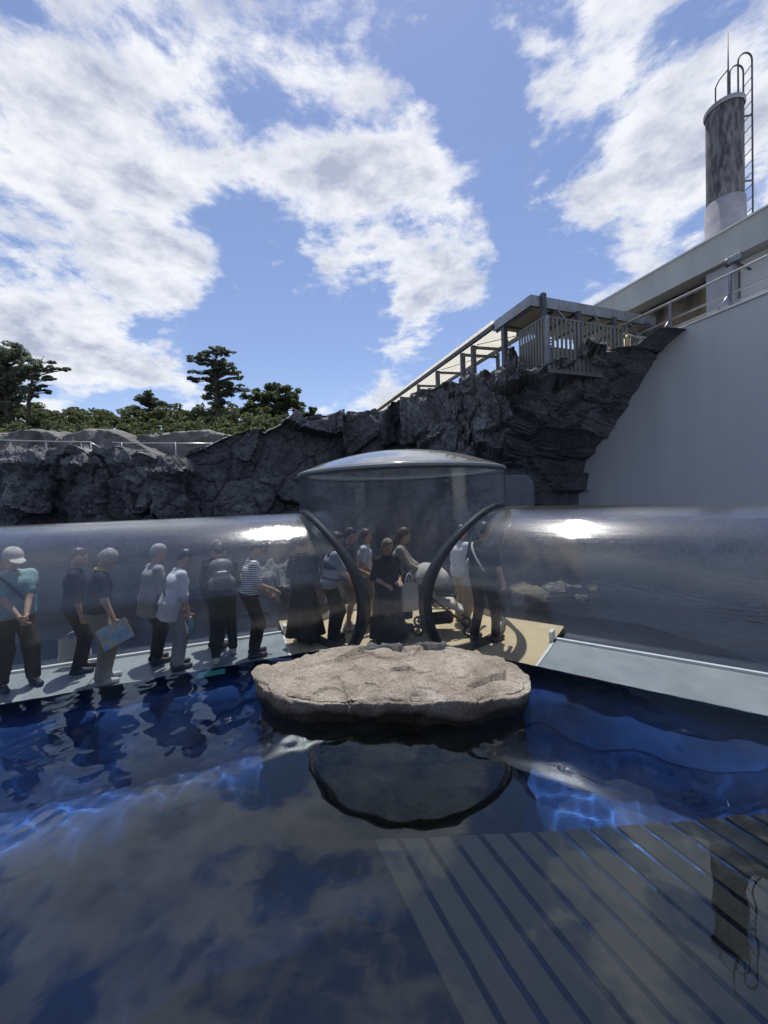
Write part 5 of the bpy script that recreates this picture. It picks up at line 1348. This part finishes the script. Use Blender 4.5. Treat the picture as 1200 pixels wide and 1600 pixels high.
def crowd():
    mint = cloth((.28, .42, .40)); brown = cloth((.075, .065, .05)); black = cloth((.014, .014, .017), (.022, .022, .026)); khaki = cloth((.34, .30, .235)); white = cloth((.66, .66, .68)); grey = cloth((.36, .345, .34))
    gpants = cloth((.33, .33, .345)); dark = cloth((.030, .028, .034)); navy = cloth((.018, .02, .034)); beige = cloth((.42, .36, .28)); teal = cloth((.20, .26, .28)); strapm = cloth((.04, .045, .05)); plum = cloth((.05, .035, .04))
    capm = cloth((.55, .51, .45)); bagw = cloth((.58, .56, .53)); canvas = cloth((.60, .56, .50))
    person((28, 1079), 1.68, 118, 'man in mint polo shirt and beige cap with clasped hands, far left', mint, brown, HAIRG, lean=6, nod=22, arms=((.05, .30, .92), (-.02, .31, .91)), feet=((.13, -.05), (-.13, .08)), build=1.18, sleeve=.72, cap=capm, strap=(1, strapm), hem=.88, wide=1.15, back=.12)
    J = person((124, 1060), 1.60, 60, 'person in dark clothes carrying a white paper bag behind the one in khaki trousers', dark, black, HAIRK, lean=4, nod=20, arms=((.22, .10, .80), (-.24, .06, .80)), back=.25, sleeve=1.2)
    tote(at_y(115, 985, float(J['wr'][1][1]) - .05), .36, .27, .25, bagw, 'white paper bag with handles hanging between the two leftmost groups', .10, .10)
    J = person((160, 1074), 1.62, 55, 'person in black tee with yellow collar and khaki trousers holding a map', black, khaki, HAIRG, lean=8, nod=38, turn=10, arms=((.30, .16, .86), (-.25, .02, .86)), sleeve=.7, collar=cloth((.70, .55, .06)), build=1.08, wide=1.35, shoes=SHOEW, back=.14, hem=.93)
    mapm = mat('map_print', (.30, .52, .66), .6, (.62, .66, .60), 14, lo=.45, hi=.55, c3=(.62, .48, .16), s3=7)
    slab_thing('visitor_map', J['wr'][0] + np.array([.03, -.05, -.07]), (.88, .12, .42), (-.2, .1, 1), .36, .25, .003, mapm, 'unfolded pale blue visitor map held by the person in khaki trousers', 'map', True)
    person((243, 1045), 1.60, 42, 'grey haired person in a long greyish shirt and black trousers', grey, black, HAIRG, lean=10, nod=18, arms=((.22, .12, .82), (-.22, .1, .82)), sleeve=1.5, hem=.70, back=.22, build=1.05)
    J = person((276, 1051), 1.55, 48, 'stooped person in loose white blouse and pale grey trousers', white, gpants, HAIRK, lean=16, nod=24, arms=((.22, .14, .78), (-.2, .14, .80)), sleeve=1.15, hem=.72, build=1.08, wide=1.15, strap=(-1, strapm), back=.14, shoes=SHOE)
    bm = mat('blue_bottle', (.16, .34, .46), .25); P = J['wr'][0] + np.array([0.02, -.02, -.10])
    bt = empty('drink_bottle', P - (0, 0, .1), 'pale blue drink bottle in the hand of the person in white blouse', 'bottle')
    MB().lathe([(.001, -.10), (.032, -.10), (.033, .04), (.014, .09), (.014, .105), (.001, .106)], 14, tuple(P)).build('bottle_body', bm, bt, True); MB().lathe([(.001, .108), (.017, .108), (.017, .13), (.001, .131)], 12, tuple(P)).build('cap', M['white'], bt)
    person((338, 1026), 1.58, 30, 'person in brown plum top half hidden behind the backpack wearer', plum, dark, HAIRB, lean=8, nod=16, arms=((.2, .2, .95), (-.2, .2, .95)), sleeve=1.4, back=.35)
    J = person((352, 1034), 1.60, -25, 'person in black bending forward with a grey backpack', black, black, HAIRK, lean=24, nod=24, arms=((.16, .36, .92), (-.16, .36, .92)), feet=((.12, .10), (-.12, -.18)), sleeve=1.3, shoes=SHOEW, back=.16)
    # backpack
    bp = mat('backpack_grey', (.17, .165, .16), .5, (.10, .10, .10), 8); U_ = J['U']; c = U_((0, -.215, 1.19)); root = empty('backpack', U_((0, -.215, .98)), 'grey backpack with clear plastic look on the bending person', 'backpack')
    v, f = sdf_mesh([cone(U_((-.09, -.205, 1.07)), U_((.09, -.205, 1.07)), .085, .085), cone(U_((-.08, -.205, 1.32)), U_((.08, -.205, 1.32)), .075, .075), cone(U_((0, -.21, 1.08)), U_((0, -.21, 1.32)), .10, .09)], .012, .07); mk('pack_body', v, f, bp, root, True)
    v, f = sdf_mesh([cone(U_((-.06, -.29, 1.08)), U_((.06, -.29, 1.08)), .055, .055), cone(U_((-.055, -.285, 1.17)), U_((.055, -.285, 1.17)), .05, .05)], .011, .05); mk('front_pocket', v, f, mat('backpack_pocket', (.045, .045, .048), .35), root, True)
    for k in (-1, 1): MB().tube([U_((k * .08, -.15, 1.38)), U_((k * .10, -.02, 1.465)), U_((k * .11, .12, 1.36)), U_((k * .12, .14, 1.18)), U_((k * .13, -.02, 1.06))], .018, 6).build('shoulder_strap', strapm, root, True)
    MB().tube([U_((-.03, -.2, 1.40)), U_((-.02, -.2, 1.45)), U_((.02, -.2, 1.45)), U_((.03, -.2, 1.40))], .010, 6).build('grab_loop', strapm, root, True)
    person((396, 1034), 1.60, 62, 'person in black and white striped tee and black trousers', striped(), black, HAIRK, lean=8, nod=30, arms=((.16, .30, .98), (-.18, .26, .90)), sleeve=.75, hem=.95, wide=1.2, back=.2)
    person((478, 1008), 1.60, 20, 'person in long black dress beside the left rubber arch', black, black, HAIRK, lean=4, nod=14, arms=((.2, .14, .86), (-.2, .14, .9)), legs='skirt', skirt=.12, sleeve=1.3, wide=1.2, back=.1)
    J = person((520, 1004), 1.64, 75, 'person in grey tee and black overalls leaning to look', cloth((.26, .28, .31)), black, HAIRK, lean=10, nod=18, arms=((.14, .36, .94), (-.14, .34, .88)), sleeve=.8, bib=black, wide=1.5, back=.05)
    person((543, 984), 1.66, 80, 'person in dark tee seen through the left arch behind the overalls', navy, cloth((.26, .24, .20)), HAIRK, lean=10, nod=10, arms=((.16, .30, .98), (-.16, .30, .95)), sleeve=.6, legs='shorts', shoes=SHOEW)
    person((572, 972), 1.60, 95, 'dark haired person in white top mostly hidden by the left arch', white, cloth((.30, .22, .16)), HAIRB, lean=4, nod=8, arms=((.2, .2, .95), (-.2, .2, .95)), sleeve=.7, longhair=.02)
    J = person((607, 1001), 1.52, 150, 'woman in long black dress with light hair beside the pram', black, black, HAIRL, lean=4, nod=24, arms=((.14, .20, 1.0), (-.14, .20, 1.02)), legs='skirt', skirt=.06, sleeve=1.2, wide=1.25, longhair=.02)
    J = person((626, 984), 1.64, 95, 'long haired woman in beige top pushing the pram', beige, dark, HAIRB, lean=8, nod=22, arms=((.17, .40, 1.00), (-.17, .40, 1.00)), sleeve=1.5, legs='skirt', skirt=.25, longhair=.14)
    W = J['wr'][0]
    tote(on_z(642, 1000, ZF) * (1, 1, 0) + (0, 0, .87), .27, .40, .35, canvas, 'cream canvas tote bag hanging from the pram handle', .16, .10)
    person((722, 972), 1.62, 65, 'person in white shirt and beige wide trousers inside the right arch', white, cloth((.40, .33, .24)), HAIRK, lean=3, nod=14, arms=((.16, .24, .95), (-.2, .2, .92)), sleeve=1.1, wide=1.5, shoes=SHOEW, hem=.82)
    J = person((757, 1002), 1.72, 48, 'tall person all in black with a white shoulder strap in the right arch', black, black, HAIRK, lean=4, nod=24, turn=-10, arms=((.22, .16, .86), (-.22, .22, .92)), sleeve=.75, hem=.84, feet=((.13, .1), (-.13, -.06)), strap=(-1, canvas))
    tote(J['hip'][1] + np.array([-.12, .02, .30]), .20, .28, 1.0, canvas, 'white cloth bag at the side of the tall person in black', .12, .08)
crowd()

def pram():
    base = on_z(692, 987, ZF); az = math.radians(97); R = np.array([[math.cos(az), math.sin(az), 0], [-math.sin(az), math.cos(az), 0], [0, 0, 1]])
    W = lambda p: np.asarray(p, float) @ R.T + base
    root = empty('pram', base, 'baby pram with beige hood and black frame inside the hall', 'pram')
    fm = M['black']; hood = cloth((.56, .52, .46)); bas = cloth((.035, .035, .038))
    for x in (-.22, .22):
        MB().tube([W((x, -.50, 1.0)), W((x, -.30, .72)), W((x, .05, .42)), W((x, .38, .16))], .016, 8).build('front_tube', fm, root, True)
        MB().tube([W((x, -.12, .56)), W((x, -.28, .30)), W((x, -.38, .13))], .015, 8).build('rear_tube', fm, root, True)
        MB().tube([W((x, -.35, .30)), W((x, .18, .30))], .012, 8).build('side_tube', fm, root, True)
        for y, r in ((.38, .085), (-.38, .095)):
            c = W((x, y, r)); ax = R @ np.array([1.0, 0, 0]); up = np.array([0, 0, 1.0]); fw = np.cross(ax, up)
            a = np.linspace(0, 2 * np.pi, 22, endpoint=False); pts = c + r * .80 * (np.cos(a)[:, None] * fw + np.sin(a)[:, None] * up)
            wh = MB().tube([c - ax * .012, c + ax * .012], .03, 10).build('wheel', M['rimgrey'], root, True)
            for nm, mm, rr in (('tyre', fm, .018),):
                V = MB().tube(pts, rr, 8, closed=True); V.build(nm, mm, wh, True)
            sp = MB()
            for q in range(5): e = c + r * .78 * (math.cos(q * 1.257) * fw + math.sin(q * 1.257) * up); sp.bar(c, e, .012, .012, ax)
            sp.build('spokes', M['rimgrey'], wh)
    MB().tube([W((-.22, -.50, 1.0)), W((-.18, -.55, 1.03)), W((.18, -.55, 1.03)), W((.22, -.50, 1.0))], .02, 8).build('handlebar', fm, root, True)
    MB().tube([W((-.22, .12, .62)), W((-.15, .22, .63)), W((.15, .22, .63)), W((.22, .12, .62))], .016, 8).build('bumper_bar', fm, root, True)
    # seat: moulded shell
    v, f = sdf_mesh([cone((-.13, -.26, .82), (.13, -.26, .82), .05, .05), cone((-.13, -.10, .48), (.13, -.10, .48), .055, .055), cone((-.12, .14, .46), (.12, .14, .46), .05, .05), cone((-.11, .28, .36), (.11, .28, .36), .04, .04)] +
                    [cone((x, -.26, .84), (x, -.10, .48), .05, .05) for x in (-.12, 0, .12)] + [cone((x, -.10, .48), (x, .16, .46), .05, .05) for x in (-.12, 0, .12)] + [cone((x, .14, .46), (x, .28, .36), .045, .04) for x in (-.12, 0, .12)], .014, .04)
    mk('seat', W(v), f, hood, root, True)
    # hood: ribbed quarter dome
    c = np.array([0, -.20, .74]); V = []; n1, n2 = 25, 17
    for i in range(n1):
        a = math.radians(-70 + 150 * i / (n1 - 1)); rr = .33 + .014 * abs(math.sin(i / (n1 - 1) * math.pi * 4))
        for j in range(n2):
            b = math.pi * j / (n2 - 1); x = -.245 * math.cos(b); h = math.sin(b) ** .6 * rr
            V.append(c + (x, h * math.sin(a), h * math.cos(a) + .02))
    V = np.array(V); Vi = c + (V - c) * .965
    G = grid_faces(n1, n2); mk('hood', W(np.concatenate([V, Vi])), np.concatenate([G, G[:, ::-1] + n1 * n2]), hood, root, True)
    v, f = sdf_mesh([cone((-.15, -.22, .20), (.15, -.22, .20), .05, .05), cone((-.14, .10, .24), (.14, .10, .24), .05, .05)] + [cone((x, -.22, .20), (x, .10, .24), .06, .06) for x in (-.13, 0, .13)], .014, .04)
    mk('basket', W(v), f, bas, root, True)
pram()
